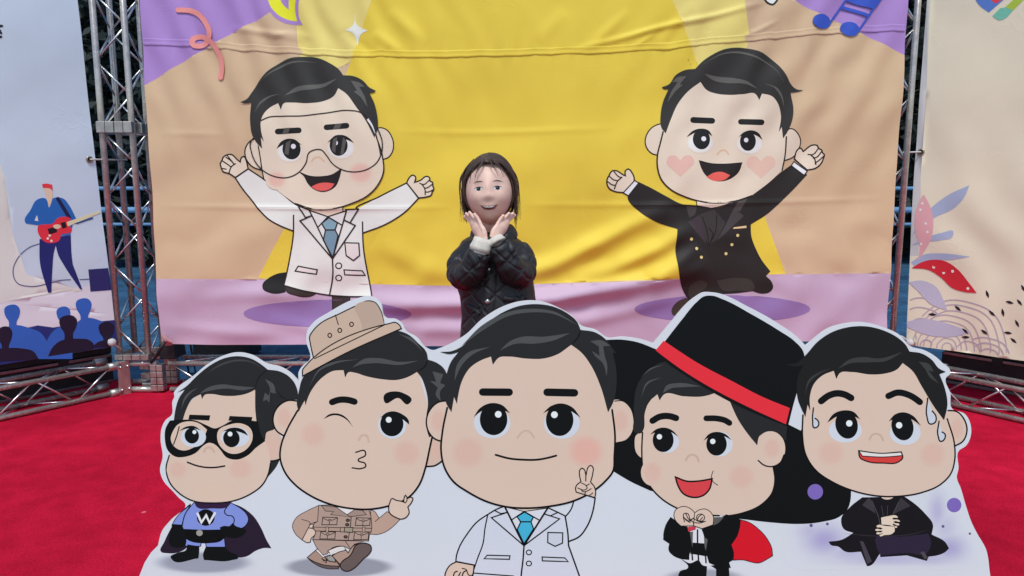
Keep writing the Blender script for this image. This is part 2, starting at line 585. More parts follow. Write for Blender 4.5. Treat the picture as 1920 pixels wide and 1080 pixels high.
def coupler(root, c, sx, sy, h, name='coupler'):
    """cast square collar of four blocks and bars with visible joints"""
    o = empty_part(name, root)
    c = Vector(c)
    for k in range(4):
        for s, (dx, dy, lx, ly) in enumerate(((0, -sy/2, sx, .03), (0, sy/2, sx, .03), (-sx/2, 0, .03, sy), (sx/2, 0, .03, sy))):
            if k != s: continue
            n = 4
            for q in range(n):
                if lx > ly: box('collar_block', c + Vector((dx - lx/2 + lx * (q + .5)/n, dy, 0)), (lx/n - .0025, .034 + .004 * (q % 2), h), M_cast, o, None, .003)
                elif 0 < q < n - 1: box('collar_block', c + Vector((dx, dy - ly/2 + ly * (q + .5)/n, 0)), (.034, ly/n - .003, h - .003), M_cast, o, None, .003)
    return o

YF, WT = 3.73, 0.155
XL, XR = -2.11, 1.885

def tower(x, label, mid=True):
    t = thing('truss_tower', label, 'truss tower', (x + WT/2, YF + WT/2, 0), 'truss towers holding the main backdrop')
    truss_run(t, (x, YF, .19), (x, YF, 2.95), (1, 0, 0), (0, 1, 0), WT, WT, .17)
    zc = (on_y(228, 239, YF).z)
    if mid: coupler(t, (x + WT/2, YF + WT/2, zc), WT + .03, WT + .03, .058)
    coupler(t, (x + WT/2, YF + WT/2, .205), WT + .03, WT + .03, .03, 'base_collar')
    return t
tl = tower(XL, 'open truss tower of four aluminium tubes beside the guitarist banner')
tr = tower(XR, 'truss tower mostly hidden between the yellow backdrop and the flower banner', False)

ZB0, ZB1 = 0.022, 0.165
def base_beam(name, label, a, b, nrm, pitch=.2):
    d = (Vector(b) - Vector(a)); 
    t = thing(name, label, 'truss beam', ((Vector(a) + Vector(b)) / 2).to_tuple(), 'truss beams lying on the carpet')
    truss_run(t, (a[0], a[1], ZB0), (b[0], b[1], ZB0), nrm, (0, 0, 1), WT, ZB1 - ZB0, pitch, r_ch=.0128)
    return t
xa, xb = XL + .26, XR + .0
bc = base_beam('truss_beam', 'long straight truss beam on the floor under the yellow backdrop', (xa, YF, 0), (xb, YF, 0), (0, 1, 0), .24)
# the corner box of stacked coupler blocks between tower and beam
xm = on_y(293, 700, YF - .02).x
cb = empty_part('corner_block', bc)
for k in range(4):
    for q in range(2):
        for dy in (0, WT):
            box('coupler_block', (xm - .017 + .034 * q, YF + dy, .022 + .037 * k + .012), (.032, .046, .034), M_cast, cb, None, .003)
for zz in (ZB0, ZB1):
    tube('coupler_tube', [(XL - .02, YF, zz), (xm, YF, zz)], R_CH, M_alu, bc, 12)
    tube('coupler_tube', [(XL - .02, YF + WT, zz), (xm, YF + WT, zz)], R_CH, M_alu, bc, 12)
for k in range(3):
    box('coupler_block', (XL + .11 - .02 * k, YF + .07 + .03 * k, .03 + .045 * k), (.05, .06, .03), M_cast, bc, None, .003)

def wing(px0, px1, sgn, label):
    a0, a1 = on_z(*px0, 0.022), on_z(*px1, 0.022)
    d = (a1 - a0); d.z = 0; d.normalize()
    n = Vector((-d.y, d.x, 0))
    if n.y < 0: n = -n
    t = base_beam('truss_beam', label, (a0.x, a0.y, 0), (a0.x + d.x * 2.0, a0.y + d.y * 2.0, 0), n, .19)
    # end plate with four bolts facing the corner
    pl = empty_part('end_plate', t)
    rot = Matrix(((d.x, n.x, 0), (d.y, n.y, 0), (0, 0, 1)))
    c = a0 - d * .055 - n * .012
    box('plate', (c.x, c.y, .095), (.062, .012, .185), M_cast, pl, rot.to_3x3(), .003)
    for i in (-1, 1):
        for j in (-1, 1):
            p = c + d * (.019 * i) - n * .009
            bm = bmesh.new()
            bmesh.ops.create_uvsphere(bm, u_segments=10, v_segments=6, radius=.0075)
            bmesh.ops.transform(bm, matrix=Matrix.Translation((p.x, p.y, .095 + .062 * j)), verts=bm.verts)
            link_mesh('bolt', bm_mesh('bolt', bm, M_bolt, True), pl)
    for zz in (ZB0, ZB1):
        for w_ in (0, WT):
            p = a0 + n * w_
            tube('sleeve', [(p.x - d.x * .04, p.y - d.y * .04, zz), (p.x + d.x * .02, p.y + d.y * .02, zz)], R_CH + .006, M_cast, t, 12)
    return t
wl = wing((213, 737), (0, 784), -1, 'truss beam on the floor running towards us in front of the guitarist banner')
wr = wing((1737, 747), (1920, 789), 1, 'truss beam on the floor running towards us in front of the flower banner')

# ------------------------------------------------------------------ the main backdrop, a wrinkled printed cloth
YB = 3.70
CLOTH_LIGHT = (0.80, 0.745, 0.82)
M_CLOTH = ink_mat('printed_cloth', 0.55, .10, 500, .0006, (.97, 1.03), 5.0, .25, crease=True)

def seg_dist(P, a, b):
    a, b = np.array(a, float), np.array(b, float)
    d = b - a; L2 = d @ d
    t = np.clip(((P - a) @ d) / L2, 0, 1)
    q = P - (a + t[:, None] * d)
    return np.sqrt((q * q).sum(1)), t

SEAM = [(268,84),(340,86),(420,92),(530,99),(600,103),(700,106),(800,107),(900,105),(1000,103),(1100,100),(1180,96),(1250,91),(1330,83),(1400,77),(1480,69),(1560,62),(1640,59),(1696,58)]
SEAM_P = smooth_path(SEAM, False, 6.0)

FOLDS = [  # (polyline in backdrop coordinates, half width, height in mm, fade at the ends)
 ([(640,566),(800,570),(900,567),(1000,563),(1060,555),(1150,538),(1270,513),(1330,492)], 18, 40),
 ([(940,524),(1040,496),(1100,466),(1180,424),(1260,388)], 17, 24), ([(1070,528),(1150,502),(1220,470),(1300,425)], 16, 24), ([(1210,520),(1262,496),(1310,462)], 14, 16),
 ([(640,618),(800,616),(960,612),(1120,596),(1280,556)], 14, 12),
 ([(700,455),(800,505),(900,515),(980,495)], 24, 12),
 ([(360,560),(480,550),(620,560)], 16, 8), ([(500,600),(640,625),(800,640)], 14, 10),
 ([(300,610),(420,622),(560,628)], 13, 6),
 ([(1380,640),(1480,560),(1600,470)], 30, 8), ([(1520,640),(1600,540),(1660,450)], 24, 7),
 ([(300,386),(480,389),(700,391),(850,388)], 4.5, 3.0), ([(980,384),(1200,384),(1450,379),(1660,372)], 4.5, 3.0),
 ([(740,246),(880,249),(1010,246),(1160,240)], 5, 2.0), ([(300,250),(420,252)], 5, 1.6),
 ([(1085,290),(1088,420)], 5, 1.2), ([(860,120),(866,260)], 6, 1.3),
 ([(1070,95),(1180,68),(1235,52),(1340,30),(1440,2)], 5, 7), ([(1180,95),(1230,62)], 4, 3), ([(1390,70),(1420,58),(1460,38)], 4, 4),
 ([(430,52),(500,62),(575,76)], 5, 5), ([(505,70),(540,62),(590,72)], 4, 3),
 ([(700,60),(760,105)], 9, 5), ([(640,55),(700,100)], 8, -4), ([(730,20),(800,85)], 12, 4), ([(1010,80),(1060,20)], 14, 3),
 ([(1100,95),(1180,20)], 10, 4), ([(1230,90),(1300,5)], 10, 4),
]

def rand_waves(seed, n, lo, hi):
    r = np.random.RandomState(seed)
    a = r.uniform(0, 2 * np.pi, n); k = 2 * np.pi / r.uniform(lo, hi, n); ph = r.uniform(0, 2 * np.pi, n)
    def f(P):
        o = np.zeros(len(P))
        for i in range(n): o += np.sin(k[i] * (P[:, 0] * np.cos(a[i]) + P[:, 1] * np.sin(a[i])) + ph[i])
        return o / math.sqrt(n)
    return f
W1, W2, W3 = rand_waves(3, 7, 240, 520), rand_waves(5, 8, 90, 200), rand_waves(8, 7, 60, 140)

def drape_main(P):
    x, y = P[:, 0], P[:, 1]
    w = (9.0 * W1(P) + 2.2 * W2(P)) * (.35 + .65 / (1 + np.exp(-(y - 170) / 40.0)))
    for pl, s, h in FOLDS:
        q = np.array(smooth_path(pl, False, 30.0))
        best = np.full(len(P), 1e9); tt = np.zeros(len(P))
        m = len(q) - 1
        for i in range(m):
            d, t = seg_dist(P, q[i], q[i + 1])
            up = d < best
            best[up] = d[up]; tt[up] = (i + t[up]) / m
        fade = np.sin(np.pi * np.clip(tt, 0.0, 1.0)) ** .7
        w += 1.6 * h * np.exp(-(best / s) ** 2) * fade
    ys = np.interp(x, [p[0] for p in SEAM], [p[1] for p in SEAM])
    dy = y - ys
    # the cloth hangs from the seam: puckers across it, dying out below and above
    pk = np.sin(x * 2 * np.pi / 27 + dy * .05 + 2.1 * np.sin(x / 61)) + .7 * np.sin(x * 2 * np.pi / 43 - dy * .03 + 1.0)
    w += (1.5 * pk + .9 * np.sin(x * 2 * np.pi / 15 + 3 * np.sin(x / 37))) * np.exp(-np.abs(dy + 4) / 17) * (0.5 + 0.5 * np.sin(x / 97 + 1) ** 2)
    # slanting tension folds that run to the upper corners
    mask_l = np.exp(-((x - 470) / 300) ** 2) * np.exp(-((y - 60) / 170) ** 2)
    mask_r = np.exp(-((x - 1530) / 260) ** 2) * np.exp(-((y - 130) / 230) ** 2)
    w += 8.5 * mask_l * np.sin((x * .90 - y * .43) * 2 * np.pi / 54 + .5 * W3(P)) 
    w += 8.0 * mask_r * np.sin((x * .86 + y * .50) * 2 * np.pi / 66 + .5 * W3(P))
    # hanging ripples towards the lower edge
    low = 1 / (1 + np.exp(-(y - 430) / 60.0))
    w += 6.0 * low * np.sin((x * .55 + y * .83) * 2 * np.pi / 120 + .9 * W3(P))
    return np.clip(w, -40, 95) / 1000.0

class Lattice:
    """the relief sampled on one lattice, so that cloth and print share the same surface"""
    def __init__(self, f, x0, x1, y0, y1, c):
        self.x0, self.y0, self.c = x0, y0, c
        self.nx, self.ny = int((x1 - x0) / c) + 1, int((y1 - y0) / c) + 1
        gx, gy = np.meshgrid(x0 + c * np.arange(self.nx), y0 + c * np.arange(self.ny))
        self.w = f(np.stack([gx.ravel(), gy.ravel()], -1)).reshape(self.ny, self.nx)
    def __call__(self, P):
        u = np.clip((P[:, 0] - self.x0) / self.c, 0, self.nx - 1.001); v = np.clip((P[:, 1] - self.y0) / self.c, 0, self.ny - 1.001)
        i, j = u.astype(int), v.astype(int); a, b = u - i, v - j
        w = self.w
        return w[j, i] * (1 - a) * (1 - b) + w[j, i + 1] * a * (1 - b) + w[j + 1, i] * (1 - a) * b + w[j + 1, i + 1] * a * b
drape_main = Lattice(drape_main, 200, 1800, -600, 720, 4.0)

backdrop = thing('backdrop_banner', 'big wrinkled yellow and purple backdrop cloth printed with two waving cartoon men', 'backdrop', (0, YB, 0.25))
TANC, YEL, PALE, PURF, PURC = (200, 166, 137), (236, 188, 68), (238, 196, 116), (188, 158, 184), (162, 124, 188)
S_MAIN = Surface((0, YB, 0), (0, -1, 0), 0.0009, 0.0002, M_CLOTH, CLOTH_LIGHT, drape_main, 4.0)
S_BASE = Surface((0, YB, 0), (0, -1, 0), 0.0, 0.0, M_CLOTH, CLOTH_LIGHT, drape_main)

PURPLE_L = [(200,205),(275,158),(330,124),(400,83),(450,54),(506,24),(540,-10),(600,-400),(-200,-400)]
PURPLE_R = [(1760,138),(1698,104),(1600,55),(1485,-2),(1430,-40),(1300,-400),(2100,-400)]
BEAM = [(705,-30),(676,60),(648,140),(610,240),(575,330),(540,415),(510,470),(484,521),(560,528),(700,533),(900,536),(1040,531),(1200,523),(1330,519),(1472,513),(1450,450),(1422,370),(1380,280),(1312,130),(1278,40),(1235,-60),(1150,-420),(800,-420)]
PALE_L = [(548,-300),(560,-10),(556,60),(572,118),(610,130),(660,110),(676,60),(705,-30),(800,-300)]
PALE_R = [(1235,-60),(1278,40),(1312,130),(1350,120),(1396,95),(1396,0),(1396,-300),(1150,-300)]
FLOOR = [(200,523),(330,522),(484,524),(700,534),(900,536),(1100,530),(1330,519),(1472,514),(1800,511),(1800,760),(200,760)]

def inside(P, poly):
    P = np.asarray(P); c = np.zeros(len(P), bool); n = len(poly)
    for i in range(n):
        (x0, y0), (x1, y1) = poly[i][:2], poly[i - 1][:2]
        cr = ((y0 > P[:, 1]) != (y1 > P[:, 1])) & (P[:, 0] < (x1 - x0) * (P[:, 1] - y0) / (y1 - y0 + 1e-12) + x0)
        c ^= cr
    return c

ZONES = [(PALE_L, PALE), (PALE_R, PALE), (BEAM, YEL), (FLOOR, PURF), (PURPLE_L, PURC), (PURPLE_R, PURC)]
def zone_color(P):
    col = np.tile(np.array(S_BASE.ink(TANC)), (len(P), 1))
    for poly, c in ZONES: col[inside(P, poly)] = S_BASE.ink(c)
    return col

def main_cloth():
    # outline of the cloth in its own plane, cut along every colour border so that the print has clean edges
    zt = 2.62
    tl_, tr_ = on_y(262, 0, YB), on_y(1703, 0, YB)
    top_l = Vector((tl_.x - .0, YB, zt)); top_r = Vector((tr_.x + .0, YB, zt))
    outline = [tuple(to_px(top_l)), (262, 0), (271, 160), (283, 320), (293, 480), (303, 645), (420, 647), (560, 645), (760, 648), (960, 648), (1160, 645), (1400, 641), (1664, 637), (1681, 330), (1703, 0), tuple(to_px(top_r))]
    op = []
    for i in range(len(outline)):
        a, b = np.array(outline[i]), np.array(outline[(i + 1) % len(outline)])
        k = max(1, int(np.linalg.norm(b - a) / 8))
        op += [a + (b - a) * q / k for q in range(k)]
    V = [Vector(p) for p in op]; E = [(i, (i + 1) % len(op)) for i in range(len(op))]
    for poly, _ in ZONES:
        pth = smooth_path([(*p, 1) if abs(p[1]) > 399 else p for p in poly], True, 9.0)
        b = len(V)
        pth = pth[np.r_[True, np.linalg.norm(np.diff(pth, axis=0), axis=1) > .5]]
        V += [Vector(p) for p in pth]; E += [(b + i, b + (i + 1) % len(pth)) for i in range(len(pth))]
    lo, hi = np.min(op, 0), np.max(op, 0)
    g = np.array([(x, y) for y in np.arange(math.floor(lo[1] / 4) * 4, hi[1], 4.0) for x in np.arange(math.floor(lo[0] / 4) * 4, hi[0], 4.0)])
    g = g[inside(g, [tuple(p) for p in op])]
    V += [Vector(p) for p in g]
    r = delaunay_2d_cdt(V, E, [], 0, 1e-4)
    pts = np.array([tuple(p) for p in r[0]])
    tri = np.array([f[:3] for f in r[2]])
    cen = pts[tri].mean(1)
    keep = inside(cen, [tuple(p) for p in op])
    tri, cen = tri[keep], cen[keep]
    zone = np.full(len(cen), -1)
    for zi, (poly, _) in enumerate(ZONES):
        sp = smooth_path([(*p, 1) if abs(p[1]) > 399 else p for p in poly], True, 9.0)
        zone[inside(cen, [tuple(p) for p in sp])] = zi
    P3 = S_BASE.place(pts, 0)
    a = np.cross(P3[tri[:, 1]] - P3[tri[:, 0]], P3[tri[:, 2]] - P3[tri[:, 0]])
    flip = a[:, 1] > 0
    tri[flip] = tri[flip][:, ::-1]
    used, inv = np.unique(tri, return_inverse=True)
    tri = inv.reshape(tri.shape); P3 = P3[used]
    me = mesh_from('cloth', P3, [tuple(int(q) for q in t) for t in tri], M_CLOTH, True)
    cols = [S_BASE.ink(TANC)] + [S_BASE.ink(c) for _, c in ZONES]
    at = me.color_attributes.new('ink', 'FLOAT_COLOR', 'CORNER')
    arr = np.array([(*cols[z + 1], 1) for z in zone], np.float32).repeat(3, 0)
    at.data.foreach_set('color', arr.ravel())
    link_mesh('cloth', me, backdrop)
main_cloth()

def seam():
    # the stitched tuck that crosses the cloth: a narrow flap standing off along its lower edge
    n = len(SEAM_P); rr = np.random.RandomState(4)
    jit = np.convolve(rr.normal(size=n + 8), np.ones(5) / 5, 'same')[4:-4]
    rows = []
    for k, (oy, lift) in enumerate(((-12.5, .0006), (-11.5, .0022), (-9, .0012), (-3, .0014), (0, .0036), (1.2, .0008))):
        P = SEAM_P + np.array((0, 1.0)) * (oy + (jit * .9 if 0 < k else 0)[:, None] * np.array((0, 1)) if False else oy)
        P = P.copy(); P[:, 1] += jit * (1.7 if k > 1 else .7)
        q = S_BASE.place(P, 0)
        q[:, 1] -= lift + (.0009 * jit if k in (2, 3, 4) else 0) + .0006
        rows.append((P, q))
    v = []; px = []
    for P, q in rows: v += q.tolist(); px += P.tolist()
    f = [(k * n + i, k * n + i + 1, (k + 1) * n + i + 1, (k + 1) * n + i) for k in range(5) for i in range(n - 1)]
    me = mesh_from('seam_tuck', v, f, M_CLOTH, True)
    col = zone_color(np.array(px))
    at = me.color_attributes.new('ink', 'FLOAT_COLOR', 'POINT')
    at.data.foreach_set('color', np.concatenate([col, np.ones((len(col), 1))], 1).astype(np.float32).ravel())
    link_mesh('seam_tuck', me, backdrop)
seam()

RS, RT = sub(260, 0, 4.174), sub(1240, 0, 4.174)
S_TOP = Surface((0, YB, 0), (0, -1, 0), 0.0065, 0.0001, M_CLOTH, CLOTH_LIGHT, drape_main, 4.0)
p = Print(S_TOP, 'printed_streamer', backdrop, RS); p.quads = True
p.line([(318,82,1),(400,84),(478,118),(535,185),(562,260),(545,320),(490,360),(435,352),(428,318),(480,290),(550,315),(605,375),(640,450),(652,530),(640,606)], 9.6, (240,136,134)).build()
p = Print(S_MAIN, 'printed_leaf', backdrop, RS)
p.fill([(985,-60,1),(1015,60),(1060,130),(1130,175),(1205,190),(1282,194,1),(1255,140),(1250,70),(1268,-60,1)], PURC)
p.fill([(1000,-60,1),(1040,60),(1090,115),(1150,148),(1237,166,1),(1225,100),(1238,-60,1)], (238,214,44))
p.fill([(1095,-60,1),(1112,10),(1140,48),(1172,74,1),(1172,20),(1180,-60,1)], PURC); p.build()
Print(S_MAIN, 'printed_star', backdrop, RS).fill([(1690,102,1),(1705,190),(1730,212),(1792,236,1),(1735,268),(1722,300),(1710,362,1),(1695,290),(1680,262),(1614,234,1),(1665,205),(1680,180)], (228,216,210)).build()
p = Print(S_TOP, 'printed_music_note', backdrop, RT)
BLUE = (52, 78, 178)
p.ell(1253,169,74,56,BLUE,12); p.ell(1469,230,74,56,BLUE,12)
p.line([(1318,182,1),(1450,-8,1)], 3.6, BLUE); p.line([(1534,246,1),(1735,-40,1)], 3.6, BLUE)
p.fill([(1455,-60,1),(1760,-60,1),(1690,45,1),(1664,74,1),(1560,50,1),(1440,6,1)], BLUE)
p.fill([(1422,46,1),(1520,78),(1634,120,1),(1618,140,1),(1510,102),(1406,68,1)], BLUE); p.build()
Print(S_MAIN, 'printed_bubble', backdrop, RT).fill([(790,-40,1),(820,10),(850,32),(872,36),(895,15),(925,-40,1)], (232,226,216), (40,34,32), 3.4).build()

RI, RJ, RK, RL = sub(400, 80, 3.375), sub(440, 370, 4.32), sub(1120, 70, 3.2727), sub(1120, 360, 3.8568)
INKB = (40, 30, 28); HAIRB = (50, 47, 46); HAIRB2 = (92, 88, 86); SKINB = (227, 199, 183); BLUSHB = (222, 176, 164)
WHITEB = (226, 215, 212); IRISB = (30, 28, 28)
idn = lambda a: a

# ---- the waving doctor
fig = empty_part('printed_figure', backdrop, 'waving cartoon doctor in a white coat with big round glasses')
Print(S_MAIN, 'ground_shadow', fig, RJ).ell(755,940,682,108,(142,112,166)).build()
p = Print(S_MAIN, 'leg', fig, RJ); p.fill([(785,790,1),(930,800,1),(930,1100,1),(800,1120,1)], (58,46,44), INKB, 2).build()
p = Print(S_MAIN, 'shoe', fig, RJ)
p.fill([(420,606,1),(340,620),(270,658),(230,700),(236,738),(290,768),(350,777),(420,765,1)], IRISB)
p.fill([(410,715,1),(660,780,1),(620,800),(560,804),(500,790),(430,760)], (58,48,44), INKB, 1.5); p.build()
p = Print(S_MAIN, 'coat', fig)
p.fill(RI([(132,855,1),(215,797,1),(330,875),(430,952),(530,1028)]) + RJ([(520,72,1),(600,104,1),(880,90,1),(910,100,1)]) + RI([(915,1052,1),(1050,975),(1225,887,1),(1300,985,1)]) + RJ([(1380,120),(1220,220),(1042,288,1),(1040,380),(1070,600),(1112,802,1),(960,806),(760,795),(590,762),(403,711,1),(440,520),(470,360),(474,272,1),(380,235),(280,182),(110,0)]), WHITEB)
ln = lambda a, w=2.6: p.line(a, w, INKB)
ln(RI([(132,855,1),(215,797,1)])); ln(RI([(215,797),(330,875),(430,952),(530,1028)])+RJ([(600,100)])); ln(RI([(132,855),(185,935)])+RJ([(110,0),(280,182),(380,235),(472,272)]))
ln(RI([(1300,985,1),(1225,887,1)])); ln(RI([(1225,887),(1050,975),(915,1052)])+RJ([(1005,95)])); ln(RI([(1300,985)])+RJ([(1380,120),(1220,220),(1042,288)]))
ln(RJ([(478,145),(476,272),(440,520),(403,711)])); ln(RJ([(1035,200),(1040,380),(1070,600),(1112,802)])); ln(RJ([(403,711),(590,762),(760,795),(960,806),(1112,802)])); ln(RJ([(885,100),(1005,95)]))
p.build()
p = Print(S_MAIN, 'shirt', fig, RJ)
p.fill([(604,104,1),(905,108,1),(794,495,1)], (228,216,214)); p.fill([(612,104,1),(755,157,1),(900,106,1),(878,82,1),(700,95,1)], (226,196,180))
for a in ([(604,104,1),(755,157,1),(905,108,1)], [(755,157,1),(676,240,1)], [(755,157,1),(862,222,1)], [(878,84,1),(878,104,1)]): p.line(a, 2.4, INKB)
p.build()
p = Print(S_MAIN, 'tie', fig, RJ)
p.fill([(735,264,1),(812,264,1),(836,310,1),(795,490,1),(718,346,1)], (116,140,160), INKB, 2.4)
p.fill([(765,164,1),(832,206,1),(812,264,1),(735,264,1),(704,210,1)], (130,158,176), INKB, 2.4); p.build()
p = Print(S_MAIN, 'lapel', fig, RJ)
for a in ([(606,104,1),(792,497,1),(905,108,1)], [(620,150,1),(530,190,1),(792,497,1),(976,228,1),(886,184,1)], [(620,150,1),(575,163,1),(520,74,1)], [(935,202,1),(1003,96,1)], [(792,497),(795,600),(764,795)]): p.line(a, 2.5, INKB)
p.build()
for q in ([(892,368,1),(1005,371,1),(1012,470,1),(962,511,1),(903,470,1)], [(515,557,1),(670,586,1),(662,623,1),(490,597,1)], [(885,588,1),(1030,597,1),(1053,635,1),(890,628,1)]):
    Print(S_MAIN, 'pocket', fig, RJ).fill(q, (222,206,206), INKB, 2.3).build()
for x, y in ((842,555),(840,655)): Print(S_MAIN, 'button', fig, RJ).ell(x,y,24,23,(228,216,214),0,INKB,2.3).build()
p = Print(S_MAIN, 'ear', fig, RI); p.fill([(260,610),(218,638),(198,690),(210,745),(245,785),(300,806,1),(300,700)], SKINB, INKB, 2.4).build()
p = Print(S_MAIN, 'ear', fig, RI); p.fill([(1043,541),(1095,550),(1132,600),(1142,650),(1130,700),(1110,725),(1072,740,1),(1040,640)], SKINB, INKB, 2.2).build()
p = Print(S_MAIN, 'face', fig, RI)
p.fill([(285,620,1),(296,720),(305,800),(316,860,1),(430,955),(530,1025,1),(650,1055),(760,1050),(880,1016),(980,966),(1048,892),(1078,820),(1072,720),(1030,560,1),(900,380),(795,280,1),(600,370),(420,370),(300,470)], SKINB)
p.line([(285,655),(296,730),(305,800),(316,862)], 2.3, INKB); p.line([(520,1018),(650,1055),(760,1050),(880,1016),(980,966),(1048,892),(1078,820),(1072,720),(1032,590)], 2.6, INKB); p.build()
Print(S_MAIN, 'cheek', fig, RI).soft(400,868,72,62,BLUSHB,SKINB).build()
Print(S_MAIN, 'cheek', fig, RI).soft(935,825,90,80,BLUSHB,SKINB).build()
p = Print(S_MAIN, 'hair', fig, RI)
p.fill([(170,377,1),(215,358),(245,315),(300,232),(380,155),(470,106),(560,90),(650,96),(740,132),(800,175),(822,207,1),(880,210),(950,243),(990,285),(1032,306,1),(1015,318),(990,320,1),(1020,380),(1040,460),(1043,540),(1022,602,1),(965,490),(900,398),(845,325),(795,290,1),(770,335),(700,372),(600,385),(500,380),(450,386),(432,426,1),(414,384,1),(360,410),(322,450),(304,500),(306,560),(322,628,1),(303,600,1),(309,671,1),(275,632),(250,590),(235,500),(243,378,1),(205,385)], HAIRB).build()
p = Print(S_MAIN, 'hair_highlight', fig, RI)
p.fill([(455,335,1),(520,285),(600,270),(690,262),(785,230,1),(720,275),(620,298),(540,308)], HAIRB2)
p.line([(300,245),(380,180),(470,135),(560,120),(660,128)], 4, HAIRB2, taper=(.4,.5)); p.line([(265,440),(300,380),(350,345),(430,325)], 4, HAIRB2, taper=(.4,.5))
p.fill([(870,240,1),(930,255),(960,280,1),(925,280,1),(960,340,1),(980,410,1),(935,345,1),(890,310,1),(912,305,1)], HAIRB2); p.build()
Print(S_MAIN, 'eyebrow', fig, RI).line([(410,563,1),(546,556,1)], 10.6, IRISB).build()
Print(S_MAIN, 'eyebrow', fig, RI).line([(723,538,1),(848,527,1)], 10.4, IRISB).build()
EYEB = (226, 214, 216)
eye(fig, RI, (485,690,85,68,SKINB), (498,674,59,65), (510,657,16), [(401,673,1),(430,628),(490,608),(532,622),(562,648,1),(500,632),(440,648)], S_MAIN, EYEB, IRISB)
eye(fig, RI, (812,670,88,68,SKINB), (798,651,56,66), (779,636,15), [(728,634,1),(770,597),(820,585),(866,606),(894,636,1),(850,616),(800,606)], S_MAIN, EYEB, IRISB)
for q in ([(455,541,1),(492,540,1),(478,575,1),(440,577,1)], [(778,517,1),(818,514,1),(802,548,1),(762,551,1)], [(462,634,1),(494,618,1),(476,712,1),(452,700,1)], [(764,612,1),(790,598,1),(776,700,1),(754,680,1)], [(826,600,1),(846,622,1),(828,704,1),(808,714,1)]): Print(S_MAIN, 'lens_glare', fig, RI).fill(q, (86,80,80)).build()
Print(S_MAIN, 'nose', fig, RI).line([(627,750),(645,730),(675,726),(704,752)], 3, (214,176,150)).build()
p = Print(S_MAIN, 'mouth', fig, RI)
p.fill([(548,820,1),(600,842),(690,848),(755,836),(812,800,1),(796,860),(772,908),(735,933),(690,942),(640,926),(602,890),(575,842)], (38,32,32), INKB, 2)
p.fill([(622,912,1),(660,893),(710,885),(768,892,1),(750,918),(692,938),(650,930)], (226,92,88)); p.build()
p = Print(S_MAIN, 'glasses', fig, RI)
p.line([(305,494),(350,473),(450,467),(560,465),(700,450),(860,431),(930,441),(985,485),(1020,550),(1045,630),(1062,715)], 2.1, INKB)
p.line([(255,605),(236,630),(240,690),(265,755),(325,818),(400,850),(470,853),(540,822),(590,760),(612,695),(645,679),(690,680),(716,708),(762,770),(820,805),(900,818),(980,800),(1040,755),(1068,690),(1070,620),(1043,545)], 2.1, INKB)
p.fill([(985,480,1),(1010,520),(1030,580,1),(1024,572,1),(1000,525),(975,490,1)], (236,226,220)); p.build()
p = Print(S_MAIN, 'hand', fig, RI)
p.fill([(132,853,1),(95,828),(52,812),(44,790),(38,765),(50,745),(55,728),(75,712),(105,706),(150,742),(167,755,1),(175,728),(192,720),(205,745),(216,798,1)], SKINB, INKB, 2.6)
for a in ([(75,725),(110,750),(125,768)], [(55,750),(85,770),(105,785)], [(45,795),(75,800)], [(135,765),(110,782),(92,825)], [(84,715),(120,760)]): p.line(a, 2.2, INKB)
p.build()
p = Print(S_MAIN, 'hand', fig, RI)
p.fill([(1225,888,1),(1238,858),(1262,838),(1280,848),(1274,885,1),(1310,872),(1355,846),(1370,856),(1372,876),(1388,884),(1390,908),(1397,925),(1386,945),(1382,962),(1350,976),(1300,982,1)], SKINB, INKB, 2.6)
for a in ([(1368,870),(1330,898),(1308,890)], [(1388,895),(1355,918),(1338,922)], [(1394,930),(1362,945),(1342,945)], [(1320,895),(1340,925),(1342,962)]): p.line(a, 2.2, INKB)
p.build()

# ---- the waving man in a dark double-breasted suit
fig = empty_part('printed_figure', backdrop, 'waving cartoon man in a dark double breasted suit with heart cheeks')
Print(S_MAIN, 'ground_shadow', fig, RL).ell(902,845,636,100,(142,112,166)).build()
DARK = (40, 34, 33)
p = Print(S_MAIN, 'shoe', fig, RL); p.fill([(640,765,1),(590,785),(548,825),(536,862),(545,890),(575,900,1),(700,960,1),(760,800,1)], (64,54,50)).build()
p = Print(S_MAIN, 'suit', fig)
p.fill(RK([(250,886,1),(330,925),(420,975),(520,1024)]) + RL([(620,90,1),(715,96,1),(840,116),(1000,68,1),(1100,40,1)]) + RK([(945,972,1),(1060,885),(1150,815),(1195,783,1),(1288,842,1)]) + RL([(1400,2),(1330,72),(1230,162),(1110,235,1),(1112,310),(1150,420),(1180,480),(1249,573,1),(1216,606,1),(1258,650),(1269,690),(1245,725),(1190,735),(1120,716,1),(1000,732),(880,742),(750,790),(680,800),(640,750),(590,640),(565,520),(557,400),(572,266,1),(420,215),(300,140),(218,38)]), DARK)
p.build()
p = Print(S_MAIN, 'lapel', fig, RL)
p.fill([(640,100,1),(715,110,1),(700,165,1),(660,185,1)], (66,58,58)); p.fill([(650,215,1),(735,165,1),(770,260,1),(775,370,1)], (62,50,56))
p.fill([(985,120,1),(1060,172,1),(925,295,1),(855,355,1),(930,230,1)], (66,58,60)); p.fill([(985,128,1),(1030,142,1),(1085,45,1),(1020,60,1)], (70,62,62))
p.fill([(740,160,1),(840,125,1),(925,220,1),(860,340,1),(800,385,1),(770,330,1)], (56,50,50))
for a in ([(755,180),(790,300),(800,380)], [(860,170),(850,280),(800,385)], [(800,260),(830,300),(815,350)]): p.line(a, 2, (34,28,28))
p.build()
p = Print(S_MAIN, 'neck', fig, RL); p.fill([(712,60,1),(715,98,1),(820,116,1),(870,108,1),(1002,68,1),(900,70,1)], (226,196,182), INKB, 1.6).build()
